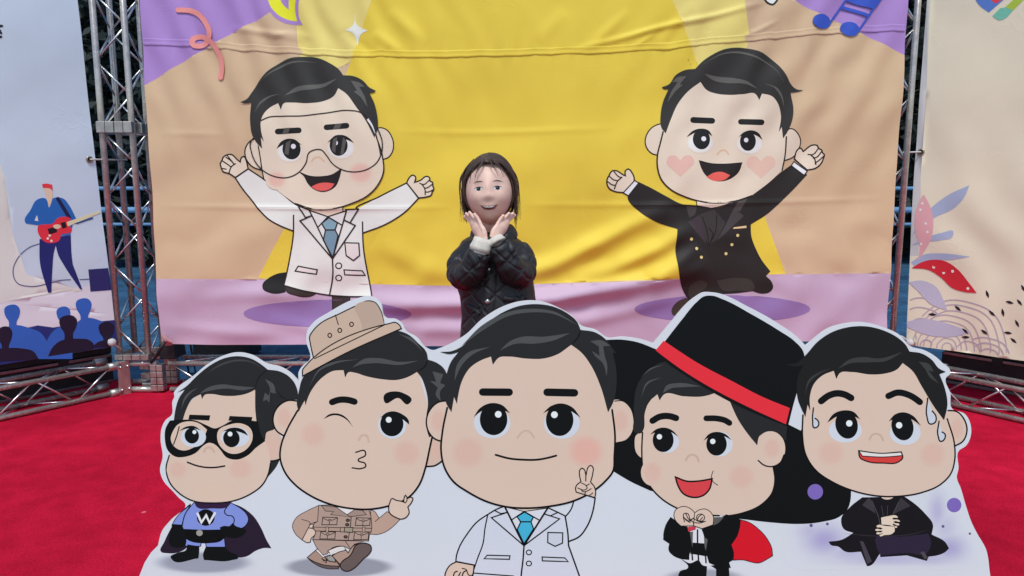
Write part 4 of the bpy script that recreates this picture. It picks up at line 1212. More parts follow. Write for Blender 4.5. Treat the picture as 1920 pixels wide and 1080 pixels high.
def board():
    px = [(296,1023),(304,995),(321,974),(347,944),(336,934),(325,922),(305,899),(300,883),(305,856),(301,823),(303,803),(311,787),(321,779),(324,750),(327,744),(326,736),(330,730),
          (362,705),(390,682),(415,668),(443,661),(472,666),(500,682),(525,688),(545,700),(560,715,1),(560,697),(568,685),(580,675),(574,637),(576,620),(587,605),(617,585),(667,560),(694,555),(712,565),(724,596),
          (741,598),(755,608),(761,620),(781,632),(799,652),(811,657),(824,653),(847,643),(872,628),(904,598),(942,575),(980,564),(1010,564),(1048,577),(1075,594),(1090,610),(1117,618),(1141,633),
          (1165,631),(1202,636),(1225,643,1),(1252,611),(1303,557),(1319,548),(1336,548),(1407,577),(1457,605),(1494,631),(1511,648,1),(1528,634),(1551,617),(1587,606),(1619,604),(1655,613),(1687,628),(1707,649),
          (1732,656),(1755,669),(1769,682),(1780,691),(1782,700),(1774,708),(1782,738),(1785,766),(1809,776),(1821,803),(1811,836),(1798,845),(1797,880),(1794,893),(1802,917),(1811,948),(1822,980),(1832,1000),(1848,1028),(1857,1080),(1866,1120)]
    path = [tuple(p) for p in smooth_path(px, False, 5.0)]
    p0 = Vector((0, STY, 0))
    on_b = lambda x, y: (lambda q: Vector((q.x, (q - p0).dot(BV))))(on_plane(x, y, p0, BN))
    pts = [on_b(x, y) for x, y in path]
    xr, xl = on_b(1880, 1150).x, on_b(228, 1150).x
    pts += [Vector((xr, 0.005)), Vector((xl, 0.005))]
    pts += [on_b(x, y) for x, y in [(240,1128),(252,1100),(262,1078),(271,1055),(283,1036)]]
    W = lambda q, back=0.0: tuple(p0 + Vector((q[0], 0, 0)) + BV * q[1] - BN * back)
    n = len(pts)
    T = 0.008
    v2 = pts
    r = delaunay_2d_cdt(v2, [(i, (i + 1) % n) for i in range(n)], [], 1, 1e-5)
    v = []; f = []; cols = []
    k = len(r[0])
    v += [W(p) for p in r[0]]; f += [tuple(q) for q in r[2]]
    v += [W(p, T) for p in r[0]]; f += [tuple(i + k for i in q[::-1]) for q in r[2]]
    b = len(v)
    v += [W(p) for p in pts] + [W(p, T) for p in pts]
    f += [(b + i, b + (i + 1) % n, b + n + (i + 1) % n, b + n + i) for i in range(n)]
    me = mesh_from('board', v, f, M_BOARD)
    at = me.color_attributes.new('ink', 'FLOAT_COLOR', 'POINT')
    c = S1.ink(SW)
    at.data.foreach_set('color', np.array([(*c, 1)] * len(v), np.float32).ravel())
    link_mesh('board', me, standee)
    # folding struts behind, that keep it upright
    M_strut = add_noise(new_mat('strut_board', (0.62, 0.62, 0.6), 0.7), 20, .9, 1.05)
    for sx in (-0.62, 0.62):
        vv = [(sx - .004, STY + T + .002, 0), (sx - .004, STY + .38, 0), (sx - .004, STY + .36, .03), (sx - .004, STY + T + .004 + .55 * math.tan(LEAN), .55)]
        vv += [(x + .008, y, z) for x, y, z in vv]
        link_mesh('support_strut', mesh_from('support_strut', vv, [(0,1,2,3), (7,6,5,4), (0,4,5,1), (1,5,6,2), (2,6,7,3), (3,7,4,0)], M_strut), standee)
board()

# ---- masked hero in blue (his skin reads a little pinker than the others')
fig = empty_part('printed_figure', standee, 'masked cartoon man in a blue suit with a dark cape and a W emblem')
Print(S1, 'ground_shadow', fig, RA).soft(250,1018,255,58,(146,152,172),SW,inner=.62).build()
CAPE = (38, 28, 46)
p = Print(S1, 'cape', fig, RA)
p.fill([(375,742,1),(430,765),(480,805),(515,860),(540,915),(562,952,1),(530,950),(492,962),(445,990),(400,993),(340,960),(340,800)], CAPE)
p.fill([(190,745,1),(140,790),(105,850),(70,920),(54,968),(80,974),(120,974),(165,955),(200,880)], CAPE)
p.build()
BLU = (122, 140, 214)
p = Print(S1, 'suit', fig, RA)
p.fill([(205,742,1),(168,790),(148,870,1),(160,905,1),(167,942,1),(236,942,1),(240,922,1),(258,922,1),(262,946,1),(350,946,1),(345,905,1),(372,868,1),(410,865),(445,845),(456,820),(448,795),(425,772),(375,742,1)], BLU, INK, 1.2)
p.fill([(190,752,1),(150,783),(118,820),(104,846,1),(150,846,1),(162,800)], BLU, INK, 1.2)
p.line([(360,758),(346,785),(355,798),(385,806),(391,822),(388,838)], 1.6, INK)
p.build()
Print(S1, 'collar', fig, RA).fill([(206,738,1),(215,758),(290,768),(365,757),(378,740,1),(340,728,1),(250,728,1)], (48,30,60)).build()
p = Print(S1, 'emblem', fig, RA)
p.ell(260,810,41,38,INK)
p.line([(222,792,1),(240,833,1),(262,800,1),(277,834,1),(302,790,1)], 3.6, (214,218,228))
p.build('black round emblem with a white letter W')
p = Print(S1, 'belt', fig, RA)
p.fill([(146,862,1),(240,866),(372,864,1),(362,888),(348,902),(330,918),(280,928),(235,928),(190,920),(165,905),(150,885,1)], INK)
p.ell(231,881,15,14,(150,148,146))
p.build()
p = Print(S1, 'glove', fig, RA)
p.fill([(107,840,1),(150,843,1),(166,885),(163,940),(130,950),(95,935),(92,895)], BLK); p.build()
p = Print(S1, 'glove', fig, RA)
p.fill([(324,856,1),(345,848),(368,850),(384,834,1),(396,848),(425,858),(445,868),(430,892),(395,905),(350,895),(330,872)], BLK); p.build()
p = Print(S1, 'boot', fig, RA)
p.fill([(175,934,1),(230,942,1),(230,968),(226,998,1),(104,1003),(98,994),(130,972),(170,958)], BLK); p.build()
p = Print(S1, 'boot', fig, RA)
p.fill([(260,944,1),(350,946,1),(366,966),(404,984),(410,994),(380,1006),(252,1006,1),(247,985)], BLK); p.build()
p = Print(S1, 'ear', fig, RA)
p.fill([(560,545,1),(604,535,1),(585,575),(545,625,1),(520,600)], HAIR)
p.fill([(530,430),(575,405),(600,430),(606,535),(575,548),(540,545),(516,522),(520,470)], SKIN2)
p.soft(560,490,40,55,BLUSH,SKIN2)
p.line([(514,520),(525,538),(550,549),(580,548),(603,540)], 2.4, INK)
p.build()
p = Print(S1, 'face', fig, RA)
p.fill([(92,520),(78,580),(90,640),(140,700),(200,733),(290,744),(380,735),(465,702),(520,660),(550,605),(556,540),(530,440),(500,300),(480,215),(350,225),(240,240),(170,300),(120,380)], SKIN)
p.soft(300,690,150,50,(207,186,172),SKIN,inner=.3)
p.line([(92,525),(78,580),(90,640),(140,700),(200,733),(290,743),(380,735),(465,702),(520,660),(548,608),(558,560)], 2.2, INK)
p.build()
p = Print(S1, 'cheek', fig, RA); p.soft(130,590,50,50,BLUSH,SKIN).build()
p = Print(S1, 'cheek', fig, RA); p.soft(420,585,65,60,BLUSH,SKIN).build()
p = Print(S1, 'hair', fig, RA)
p.fill([(128,236,1),(175,203),(215,163),(280,110),(350,76),(410,68),(470,80),(515,106),(545,130,1),(600,138),(650,168),(683,232),(683,268,1),(640,272),(600,292),(575,330),(570,370),(578,402),(560,410),(540,418),(534,445),(530,462,1),(512,440),(497,390),(489,330),(487,222,1),(460,236),(400,250),(340,250),(283,242),(255,246),(243,266,1),(237,243,1),(200,262),(172,310),(154,362,1),(113,366,1),(120,315),(140,255),(164,222,1)], HAIR)
p.line([(545,130),(505,165),(490,205),(488,240)], 2.0, (24,24,26), taper=(0,.4))
p.line([(590,230),(610,255),(640,268)], 2.0, (24,24,26), taper=(.3,.3))
p.build()
p = Print(S1, 'hair_highlight', fig, RA)
p.fill([(232,240,1),(265,215),(330,198),(400,205),(486,212,1),(440,224),(350,217),(275,228)], HAIR_HI)
p.line([(262,150),(320,112),(400,88),(470,95),(525,128)], 3.0, (62,64,66), taper=(.3,.4))
p.line([(148,310),(165,262),(195,230),(225,215)], 4.0, HAIR_HI, taper=(.5,.5))
p.fill([(533,173,1),(572,198),(582,240,1),(556,234,1),(552,282,1),(540,268,1),(523,276,1),(532,236,1),(550,250,1),(556,222)], HAIR_HI)
p.build()
p = Print(S1, 'mask', fig, RA)
p.fill([(95,364,1),(150,360),(205,362),(265,386),(300,400),(340,386),(372,368),(440,362),(500,368,1),(520,440),(534,458,1),(490,490),(455,523),(400,544),(355,533),(328,500),(302,474),(275,466),(248,480),(215,512),(168,530),(120,530),(86,502),(72,450),(76,398)], BLK)
p.fill([(110,412),(130,384),(175,368),(225,375),(266,406,1),(258,428),(238,462),(200,490),(160,502),(120,488),(99,450)], SKIN)
p.fill([(318,410),(365,384),(425,378),(465,400),(476,440),(460,482),(420,512),(375,516),(335,492),(313,450)], SKIN)
p.line([(138,392),(128,430),(112,474)], 1.8, INK)
p.build()
eye(fig, RA, (203,440,58,46), (196,434,33,36,-12), (208,417,9), [(138,412,1),(165,394),(205,389),(240,410,1),(205,400),(168,402)])
eye(fig, RA, (395,440,66,46), (378,446,38,41,-12), (372,426,11), [(338,414,1),(370,399),(405,397),(435,408),(456,434,1),(425,420),(380,410)])
p = Print(S1, 'eyebrow', fig, RA); p.fill([(185,337,1),(281,340,1),(276,364,1),(180,359,1)], BLK).build()
p = Print(S1, 'eyebrow', fig, RA); p.fill([(370,343,1),(475,348,1),(470,369,1),(364,364,1)], BLK).build()
Print(S1, 'nose', fig, RA).line([(252,508),(262,490),(285,490),(299,510)], 3.2, (194,170,155)).build()
Print(S1, 'mouth', fig, RA).line([(176,556),(220,572),(270,580),(310,579),(347,573)], 2.5, INK).build()

# ---- explorer in tan with a pith hat
fig = empty_part('printed_figure', standee, 'winking cartoon explorer in a tan hat and tan uniform')
Print(S1, 'ground_shadow', fig, RC).soft(720,868,610,118,(142,147,164),SW,inner=.72).build()
TAN, TAN2, TLINE = (167,146,138), (154,134,127), (36,28,30)
p = Print(S1, 'trousers', fig, RC)
p.fill([(460,596,1),(510,690),(560,745,1),(605,740,1),(640,690),(760,662),(832,690,1),(880,640,1),(975,612,1)], TAN, TLINE, 1.0)
p.line([(785,606),(830,675)], 1.0, TLINE); p.build()
p = Print(S1, 'shoe', fig, RC)
p.fill([(505,690,1),(405,775,1),(470,830),(560,862),(718,880,1),(732,858,1),(648,745,1),(575,768,1)], (160,136,126), TLINE, 1.3)
p.fill([(404,774,1),(470,812),(560,845),(725,862,1),(718,888,1),(610,886),(540,868),(440,805)], (92,82,84), TLINE, 1.2)
p.fill([(610,760,1),(660,762),(690,815,1),(640,815),(600,795)], (148,150,150), TLINE, .8)
p.fill([(490,702,1),(510,690,1),(582,768,1),(565,775,1)], (215,212,214), TLINE, .8)
for a in [[(552,785),(580,800),(605,800)],[(566,808),(590,800),(615,790)],[(590,825),(600,800),(585,770)],[(600,800),(640,812),(690,820)]]: p.line(a, 1.3, INK)
p.ell(556,788,6,6,INK); p.ell(572,808,6,6,INK); p.ell(594,824,6,6,INK)
p.build()
p = Print(S1, 'shoe', fig, RC)
p.fill([(610,708,1),(660,685),(720,665),(772,662,1),(790,698,1),(720,725),(650,748,1)], (216,214,218), TLINE, 1.2)
p.fill([(630,735,1),(700,690),(778,672,1),(784,684,1),(710,706),(645,752,1)], (208,208,212))
p.fill([(655,757,1),(720,720),(795,700,1),(815,728,1),(845,680),(885,645),(935,632,1),(880,760),(742,852,1)], (166,142,132), TLINE, 1.3)
p.fill([(930,634),(995,632),(1040,655),(1048,695),(1020,745),(965,790),(920,840),(870,885),(805,912),(755,895),(735,850),(765,805),(825,765),(860,715),(885,660)], (98,86,86), TLINE, 1.8)
p.build()
p = Print(S1, 'uniform', fig, RC)
p.fill([(1040,300,1),(1065,305),(1125,380,1),(1205,315,1),(1335,392,1),(1280,450),(1200,512),(1100,545),(1035,540,1)], (178,152,140), TLINE, 1.0)
p.line([(1125,380),(1085,415)], 1.0, TLINE)
p.fill([(520,252,1),(620,250,1),(1025,298,1),(1045,380),(1052,480,1),(1030,540),(1020,610,1),(740,600),(458,596,1),(478,560),(490,515),(466,450),(510,410,1)], TAN, TLINE, 1.1)
p.fill([(520,254,1),(400,310),(290,385),(258,460),(290,540),(352,597,1),(412,490),(436,440,1),(510,412,1)], (174,150,140), TLINE, 1.0)
p.line([(352,392),(435,436),(428,452)], 1.0, TLINE)
p.fill([(700,272,1),(805,348,1),(880,295,1)], (216,217,224))
p.fill([(548,256,1),(590,310,1),(670,314,1),(640,345,1),(845,370,1),(800,342),(700,272,1),(640,262,1)], TAN2, TLINE, 1.0)
p.fill([(960,303,1),(998,346,1),(830,366,1),(805,345,1),(880,296,1)], TAN2, TLINE, 1.0)
p.line([(845,370),(838,470)], 1.2, TLINE); p.line([(828,518),(815,602)], 1.2, TLINE)
p.build()
for q, (x, y, sx, sy) in enumerate([(552,370,156,76),(887,376,150,78),(532,514,156,74),(870,515,152,80)]):
    p = Print(S1, 'pocket', fig, RC)
    p.fill([(x+10,y,1),(x+sx,y+5,1),(x+sx-6,y+sy,1),(x,y+sy,1)], TAN, TLINE, 1.2)
    p.line([(x+12,y+6),(x+45,y+28),(x+80,y+32),(x+115,y+28),(x+sx-4,y+8)], 1.0, TLINE)
    p.line([(x+76,y+45),(x+74,y+sy)], 1.0, TLINE)
    p.ell(x+80,y+30,15,9,(160,138,128),0,TLINE,.9).build()
p = Print(S1, 'belt', fig, RC)
p.fill([(465,470,1),(1050,482,1),(1046,518,1),(484,508,1)], (166,144,134), TLINE, 1.0)
p.fill([(738,474,1),(780,474,1),(778,518,1),(736,516,1)], (170,146,134), TLINE, 1.0)
p.fill([(780,472,1),(864,474,1),(860,522,1),(776,518,1)], (150,142,128), TLINE, 1.2)
for x in (595, 960): p.fill([(x,468,1),(x+25,470,1),(x+22,522,1),(x-3,518,1)], (178,154,142), TLINE, .9)
p.build()
for x, y in ((812,402),(806,446),(790,568)): Print(S1, 'button', fig, RC).ell(x,y,18,14,(84,64,62),0,TLINE,1.0).build()
p = Print(S1, 'hand', fig, RC)
p.fill([(418,478,1),(470,490),(490,518),(480,552),(452,575),(440,598),(438,620),(415,626),(355,597,1)], SKIN, TLINE, 1.2); p.fill([(436,445,1),(468,440,1),(458,478,1),(420,476,1)], SKIN, TLINE, .8); p.build()

p = Print(S1, 'ear', fig, RB)
p.fill([(150,545),(105,542),(62,565),(35,608),(32,650),(50,690),(84,713,1),(115,650),(165,560)], SKIN)
p.soft(85,625,42,60,BLUSH,SKIN)
p.line([(148,545),(105,542),(62,565),(35,608),(32,650),(50,690),(84,713)], 2.4, INK); p.build()
p = Print(S1, 'ear', fig, RB)
p.fill([(790,700),(850,690),(860,780),(845,835),(810,857),(770,862)], SKIN2)
p.soft(815,780,30,60,BLUSH,SKIN2)
p.line([(772,861),(810,857),(850,832)], 2.6, INK).build()
p = Print(S1, 'face', fig, RB)
p.fill([(150,590,1),(100,680),(70,760),(65,815),(90,890),(140,950),(210,1000),(300,1040),(400,1062),(500,1066),(590,1050),(690,1005),(735,950),(765,870),(785,780),(798,720),(775,560),(730,400,1),(400,370,1),(240,400),(185,500)], SKIN)
p.line([(150,590),(100,680),(70,760),(65,815),(90,890),(140,950),(210,1000),(300,1040),(400,1062),(500,1066),(590,1050),(690,1005),(735,950),(765,870),(785,780),(798,720)], 2.9, INK); p.build()
p = Print(S1, 'cheek', fig, RB); p.soft(225,705,72,72,BLUSH,SKIN).build()
p = Print(S1, 'cheek', fig, RB); p.soft(675,795,80,75,BLUSH,SKIN).build()
p = Print(S1, 'hair', fig, RB)
p.fill([(155,598,1),(146,560),(155,500),(180,425),(260,380),(400,300),(630,205),(680,222),(730,265),(772,312),(778,345,1),(820,360),(858,392),(875,440),(872,545),(830,550),(792,592),(800,640),(780,655),(786,700),(798,712,1),(784,720,1),(774,690),(770,620),(778,560),(765,480),(742,425),(725,405,1),(690,425),(630,443),(560,440),(480,425),(425,408),(395,406),(379,432,1),(371,396,1),(320,400),(270,430),(222,485),(197,535),(188,567,1),(184,542,1),(168,570)], HAIR)
p.line([(725,405),(765,375),(778,345)], 2.0, INK, taper=(.2,.2))
p.build()
p = Print(S1, 'hair_highlight', fig, RB)
p.fill([(412,384,1),(470,342),(540,338),(640,356),(734,350,1),(650,370),(520,362),(450,370)], HAIR_HI)
p.line([(640,222),(700,250),(752,305)], 4.0, HAIR_HI, taper=(.4,.5))
p.line([(208,470),(255,395),(330,360),(440,344)], 5.0, HAIR_HI, taper=(.5,.5))
p.fill([(800,402,1),(852,415,1),(836,458,1),(862,468,1),(836,500),(840,546,1),(815,512),(826,480,1),(788,448,1),(818,452,1)], HAIR_HI)
p.build()
p = Print(S1, 'hat', fig, RB)
p.fill([(228,345,1),(210,260),(207,238),(225,205),(258,172),(350,125),(440,82),(488,62),(520,68),(546,100),(568,180,1)], (190,170,156), INK, 1.8)
p.fill([(425,92),(445,140),(460,185),(462,232,1),(568,178,1),(545,102),(520,70),(488,64)], (177,157,146))
p.fill([(174,424,1),(176,390),(186,378),(590,172),(622,166),(640,178),(650,195,1),(400,305)], (193,172,157), INK, 1.8)
p.line([(232,340),(568,178)], 1.6, INK)
p.line([(332,130),(346,176)], 1.4, INK)
for x, y in ((305,228),(353,204),(410,175)): p.ell(x,y,9,10,None,0,INK,1.6)
p.build('tan pith hat tipped over the forehead')
Print(S1, 'eyebrow', fig, RB).line([(316,550),(345,540),(395,540),(424,548)], 12, BLK).build()
Print(S1, 'eyebrow', fig, RB).fill([(564,524),(635,499),(656,505),(699,543),(682,561),(636,530),(570,552)], BLK).build()
Print(S1, 'closed_eye', fig, RB).line([(276,630),(310,611),(350,611),(385,630),(416,669)], 3.0, BLK, taper=(.15,.4)).build()
eye(fig, RB, (606,660,68,66), (604,655,56,60), (589,635,14), [(548,626,1),(575,602),(610,594),(650,606),(686,640),(688,658,1),(655,632),(612,604)])
Print(S1, 'nose', fig, RB).line([(444,733),(460,711),(481,711),(493,742)], 3.4, (194,172,158)).build()
Print(S1, 'mouth', fig, RB).line([(430,792),(475,787),(478,803),(442,832),(474,845),(479,858),(458,870),(413,867)], 2.2, INK).build()
p = Print(S1, 'hand', fig, RC)
p.fill([(1245,190,1),(1262,184),(1290,200),(1330,208),(1372,218,1),(1376,175),(1390,152),(1404,172),(1403,190,1),(1440,170),(1462,180),(1455,212),(1412,270,1),(1426,320),(1400,368),(1350,390),(1290,372),(1226,320),(1222,262)], SKIN, INK, 1.8)
p.line([(1372,220),(1384,228),(1405,200)], 1.6, INK); p.build()

fig_anxious = empty_part('printed_figure', standee, 'sweating cartoon man in a black robe sitting cross legged')
def glow():
    # airbrushed purple mist in the print, one sheet whose ink fades to the board's white at its rim
    spots = [(190,930,85,62,.62), (135,900,60,40,.4), (705,965,70,52,.6), (655,810,34,70,.45), (450,1010,230,30,.42), (300,985,110,34,.4), (620,1005,120,34,.4), (690,880,46,60,.3)]
    xs, ys = np.arange(20, 860, 14.0), np.arange(690, 1066, 14.0)
    gx, gy = np.meshgrid(xs, ys); P = np.stack([gx.ravel(), gy.ravel()], -1)
    a = np.zeros(len(P))
    for x, y, rx, ry, k in spots: a = np.maximum(a, k * np.exp(-(((P[:, 0] - x) / rx) ** 2 + ((P[:, 1] - y) / ry) ** 2)))
    ed = np.interp(P[:, 1], [668, 721, 790, 860, 904, 966, 1080], [734, 754, 774, 798, 820, 855, 875])
    a *= np.clip((ed - 22 - P[:, 0]) / 40, 0, 1)
    a[a < .012] = 0
    edge = np.minimum.reduce([P[:, 0] - xs[0], xs[-1] - P[:, 0], P[:, 1] - ys[0], ys[-1] - P[:, 1]])
    a *= np.clip(edge / 28, 0, 1)
    nx = len(xs); f = []
    for j in range(len(ys) - 1):
        for i in range(nx - 1):
            q = (j * nx + i, j * nx + i + 1, (j + 1) * nx + i + 1, (j + 1) * nx + i)
            if max(a[list(q)]) > 0: f.append(q[::-1])
    used = sorted({i for q in f for i in q}); mp = {k: i for i, k in enumerate(used)}
    px = np.array(RH([tuple(P[i]) for i in used]))
    w0, w1 = np.array(S1.ink(SW)), np.array(S1.ink((128, 112, 190)))
    pr_ = Print(S1, 'purple_glow', fig_anxious)
    pr_.add(px, [tuple(mp[i] for i in q) for q in f], [tuple(w0 * (1 - a[i]) + w1 * a[i]) for i in used], S1.level(px))
    pr_.build()
glow()

# ---- magician in a black top hat and cape
fig = fig_magician = empty_part('printed_figure', standee, 'laughing cartoon magician in a black top hat with a red band')
Print(S1, 'ground_shadow', fig, RG).soft(640,880,470,120,(150,156,174),SW,inner=.6).build()
p = Print(S1, 'cape', fig, RF)
p.fill([(-45,236,1),(0,233),(60,232),(130,243),(215,275,1),(420,330,1),(830,470,1),(870,640),(1000,860),(1094,905,1),(1090,960),(1078,995),(1040,1030),(964,1052),(850,1062),(750,1056),(640,1044),(540,1028),(420,960,1),(190,912,1),(100,870),(20,822),(-30,790,1)], BLK)
p.build('black cape spread behind the head')
# ---- doctor in a white coat, the middle figure
fig = empty_part('printed_figure', standee, 'cartoon doctor in a white coat and blue tie making a V sign')
COAT = (196, 204, 222)
p = Print(S1, 'coat', fig, RE)
p.fill([(715,406,1),(575,475),(480,540),(390,650),(325,760),(300,840),(296,880,1),(455,912,1),(446,980,1),(420,1200,1),(1420,1200,1),(1355,1006,1),(1262,745,1),(1258,705,1),(1350,670),(1420,580),(1470,450),(1490,338,1),(1325,285,1),(1270,455,1),(1240,490,1),(1160,452),(1085,418,1)], COAT)
L_ = lambda a, w=2.0: p.line(a, w, INK)
L_([(715,406),(640,436),(575,475),(480,540),(390,650),(325,760),(300,840),(296,880)], 2.2)
L_([(296,880,1),(455,911,1)], 2.0); L_([(570,478,1),(545,600),(530,720),(480,860),(445,965)], 2.0)
L_([(446,980,1),(790,1006,1)], 2.0); L_([(446,980,1),(405,1180,1)], 2.0)
L_([(1085,420),(1160,455),(1232,490)], 2.2); L_([(1325,285,1),(1270,455),(1238,492)], 2.2); L_([(1325,285,1),(1490,338,1)], 2.0)
L_([(1490,338),(1470,450),(1420,580),(1350,670),(1268,708)], 2.4)
L_([(1232,490,1),(1256,640),(1262,745,1),(1355,1006,1),(1420,1190,1)], 2.4)
p.build()
p = Print(S1, 'shirt', fig, RE)
p.fill([(715,408,1),(1085,420,1),(880,745,1)], (204,210,224))
p.fill([(722,410,1),(882,452,1),(1080,420,1)], (210,196,184))
p.line([(722,414,1),(882,452,1),(1078,424,1)], 1.4, INK)
p.line([(882,452,1),(780,520,1)], 2.0, INK); p.line([(882,452,1),(1010,526,1)], 2.0, INK); p.build()
p = Print(S1, 'tie', fig, RE)
TIE = (66, 170, 208)
p.fill([(852,540,1),(940,540,1),(962,602,1),(880,728,1),(822,608,1)], TIE, INK, 2.0)
p.fill([(885,456,1),(960,500,1),(940,540,1),(852,540,1),(820,496,1)], TIE, INK, 2.0); p.build()
p = Print(S1, 'lapel', fig, RE)
L_([(715,410,1),(880,745,1),(1085,420,1)], 2.8); L_([(735,460,1),(600,505,1),(880,745,1),(1185,515,1),(1060,475,1)], 2.0)
L_([(735,460,1),(680,470,1),(630,444,1)], 1.8); L_([(1110,487,1),(1170,460,1)], 1.8); L_([(880,745,1),(872,860),(855,1010),(850,1190)], 2.4); p.build()
for q in ([(1085,632,1),(1212,635,1),(1210,722,1),(1147,750,1),(1083,718,1)], [(565,827,1),(760,832,1),(755,862,1),(538,857,1)], [(1035,842,1),(1230,850,1),(1258,882,1),(1038,875,1)]):
    Print(S1, 'pocket', fig, RE).fill(q, (190,198,216), INK, 1.9).build()
for y in (803, 898): Print(S1, 'button', fig, RE).ell(922,y,22,20,COAT,0,INK,1.8).build()
p = Print(S1, 'hand', fig, RE)
p.fill([(300,884,1),(250,910),(215,958),(203,1010),(240,1060),(330,1080),(420,1050),(448,965,1),(452,912,1)], SKIN, INK, 2.0)
p.line([(350,940),(385,950),(395,975),(410,1000),(440,995)], 1.6, INK); p.line([(275,1006),(290,970),(308,965)], 2.0, INK); p.line([(320,1006),(335,975)], 2.0, INK); p.line([(350,1006),(365,970),(385,960)], 2.0, INK); p.build()
p = Print(S1, 'ear', fig, RD)
p.fill([(130,530),(85,537),(45,572),(25,630),(40,690),(70,720),(104,731,1),(140,600)], SKIN)
p.soft(85,630,45,70,BLUSH,SKIN)
p.line([(125,530),(85,537),(45,572),(25,630),(40,690),(70,720),(104,731)], 2.4, INK).build()
p = Print(S1, 'ear', fig, RD)
p.fill([(940,530),(992,530),(1030,562),(1049,620),(1044,680),(1012,724),(960,738,1),(930,620)], SKIN)
p.soft(985,630,45,70,BLUSH,SKIN)
p.line([(955,532),(992,531),(1030,562),(1049,620),(1044,680),(1012,724),(962,738)], 1.6, INK).build()
p = Print(S1, 'face', fig, RD)
p.fill([(128,565,1),(105,680),(98,780),(115,860),(160,930),(230,980),(330,1030),(430,1055),(530,1060),(640,1050),(750,1025),(850,975),(910,925),(945,880),(953,800),(955,700),(940,575,1),(800,300),(735,250,1),(430,300),(300,310),(200,420)], SKIN)
p.line([(128,565),(105,680),(98,780),(115,860),(160,930),(230,980),(330,1030),(430,1055),(530,1060),(640,1050),(750,1025),(850,975),(910,925),(945,880),(953,800),(956,700),(942,575)], 3.0, INK); p.build()
Print(S1, 'cheek', fig, RD).soft(230,785,100,95,BLUSH,SKIN).build()
Print(S1, 'cheek', fig, RD).soft(812,780,105,95,(212,170,160),SKIN).build()
p = Print(S1, 'hair', fig, RD)
p.fill([(92,289,1),(150,285),(200,262),(250,213),(320,150),(400,95),(480,63),(570,53),(650,65),(720,98),(770,142),(786,180,1),(860,193),(915,232),(940,265,1),(962,296,1),(945,293,1),(960,360),(964,450),(950,530),(922,588,1),(885,460),(840,360),(790,292),(740,254,1),(670,302),(600,322),(520,322),(430,312),(385,316),(353,353,1),(344,312,1),(300,328),(240,368),(202,430),(182,505),(176,546,1),(162,512,1),(149,587,1),(122,540),(117,450),(127,390),(150,332),(184,290,1),(140,300)], HAIR)
p.line([(740,254),(775,215),(786,180)], 2.0, INK, taper=(.2,.2))
p.build()
p = Print(S1, 'hair_highlight', fig, RD)
p.fill([(388,282,1),(440,235),(500,214),(600,214),(734,196,1),(655,232),(560,248),(460,250)], HAIR_HI)
p.fill([(200,258,1),(300,158),(420,95),(540,76),(650,88),(772,156,1),(645,100),(540,94),(430,112),(320,172)], HAIR_HI)
p.fill([(164,432,1),(178,350),(222,298),(342,262,1),(245,308),(200,355)], HAIR_HI)
p.fill([(834,236,1),(892,232),(932,258,1),(897,262,1),(906,310),(918,355),(915,408,1),(896,345),(858,310,1),(842,284,1),(880,308,1),(876,262,1)], HAIR_HI)
p.build()
Print(S1, 'eyebrow', fig, RD).line([(303,487,1),(434,488,1)], 14.2, BLK).build()
Print(S1, 'eyebrow', fig, RD).line([(621,488,1),(756,491,1)], 14.4, BLK).build()
eye(fig, RD, (350,640,90,76), (357,622,68,78), (380,597,16.5), [(258,611,1),(290,566),(350,541),(400,552),(439,592,1),(395,572),(350,562),(300,580)])
eye(fig, RD, (694,640,88,78), (683,625,68,79), (657,599,16.5), [(600,592,1),(640,556),(690,543),(745,562),(786,614,1),(740,582),(690,562),(645,572)])
Print(S1, 'nose', fig, RD).line([(475,712),(495,687),(518,678),(540,688),(556,712)], 3.4, (194,172,158)).build()
Print(S1, 'mouth', fig, RD).line([(367,797),(430,814),(500,821),(580,820),(620,813),(666,801)], 3.2, INK).build()
p = Print(S1, 'hand', fig, RE)
p.fill([(1368,198,1),(1355,135),(1358,96),(1376,80),(1395,90),(1407,130),(1410,150,1),(1416,118),(1430,72),(1450,57),(1469,70),(1469,125),(1450,200,1),(1480,235),(1494,285),(1486,332,1),(1328,286,1),(1321,255),(1332,224)], SKIN, INK, 1.8)
p.line([(1410,140),(1409,190)], 1.8, INK)
for a in ([(1375,208),(1412,230),(1421,250),(1402,266),(1340,250)], [(1370,264),(1385,282),(1420,276),(1455,256)], [(1440,215),(1415,230)], [(1470,292),(1440,315)], [(1406,288),(1400,306)]): p.line(a, 1.5, INK)
p.build()

# ---- the magician, in front of his cape
fig = fig_magician
p = Print(S1, 'white_gap', fig, RF); p.fill([(843,488,1),(868,535,1),(868,642,1),(812,614,1)], SW).build()
p = Print(S1, 'ear', fig, RF)
p.fill([(158,650),(128,658),(118,700),(130,748),(152,766),(170,700)], SKIN, INK, 1.2).build()
p = Print(S1, 'face', fig, RF)
p.fill([(155,640,1),(152,740),(157,810),(182,880),(230,938),(310,990),(400,1018),(500,1024),(600,1010),(690,970),(735,920),(747,870),(738,800),(700,690),(640,600),(545,490),(400,460),(230,470),(175,530)], SKIN)
p.line([(155,650),(152,740),(157,810),(182,880),(230,938),(310,990),(400,1018),(500,1024)], 2.4, INK); p.build()
Print(S1, 'cheek', fig, RF).soft(200,830,52,60,BLUSH,SKIN).build()
Print(S1, 'cheek', fig, RF).soft(600,850,70,66,BLUSH,SKIN).build()
p = Print(S1, 'hair', fig, RF)
p.fill([(240,335),(175,378),(135,430),(118,500),(117,580),(124,652),(150,652),(158,640),(166,560),(185,512),(222,478,1),(232,506,1),(250,480),(340,487),(430,487),(490,470,1),(440,390,1),(330,340)], HAIR)
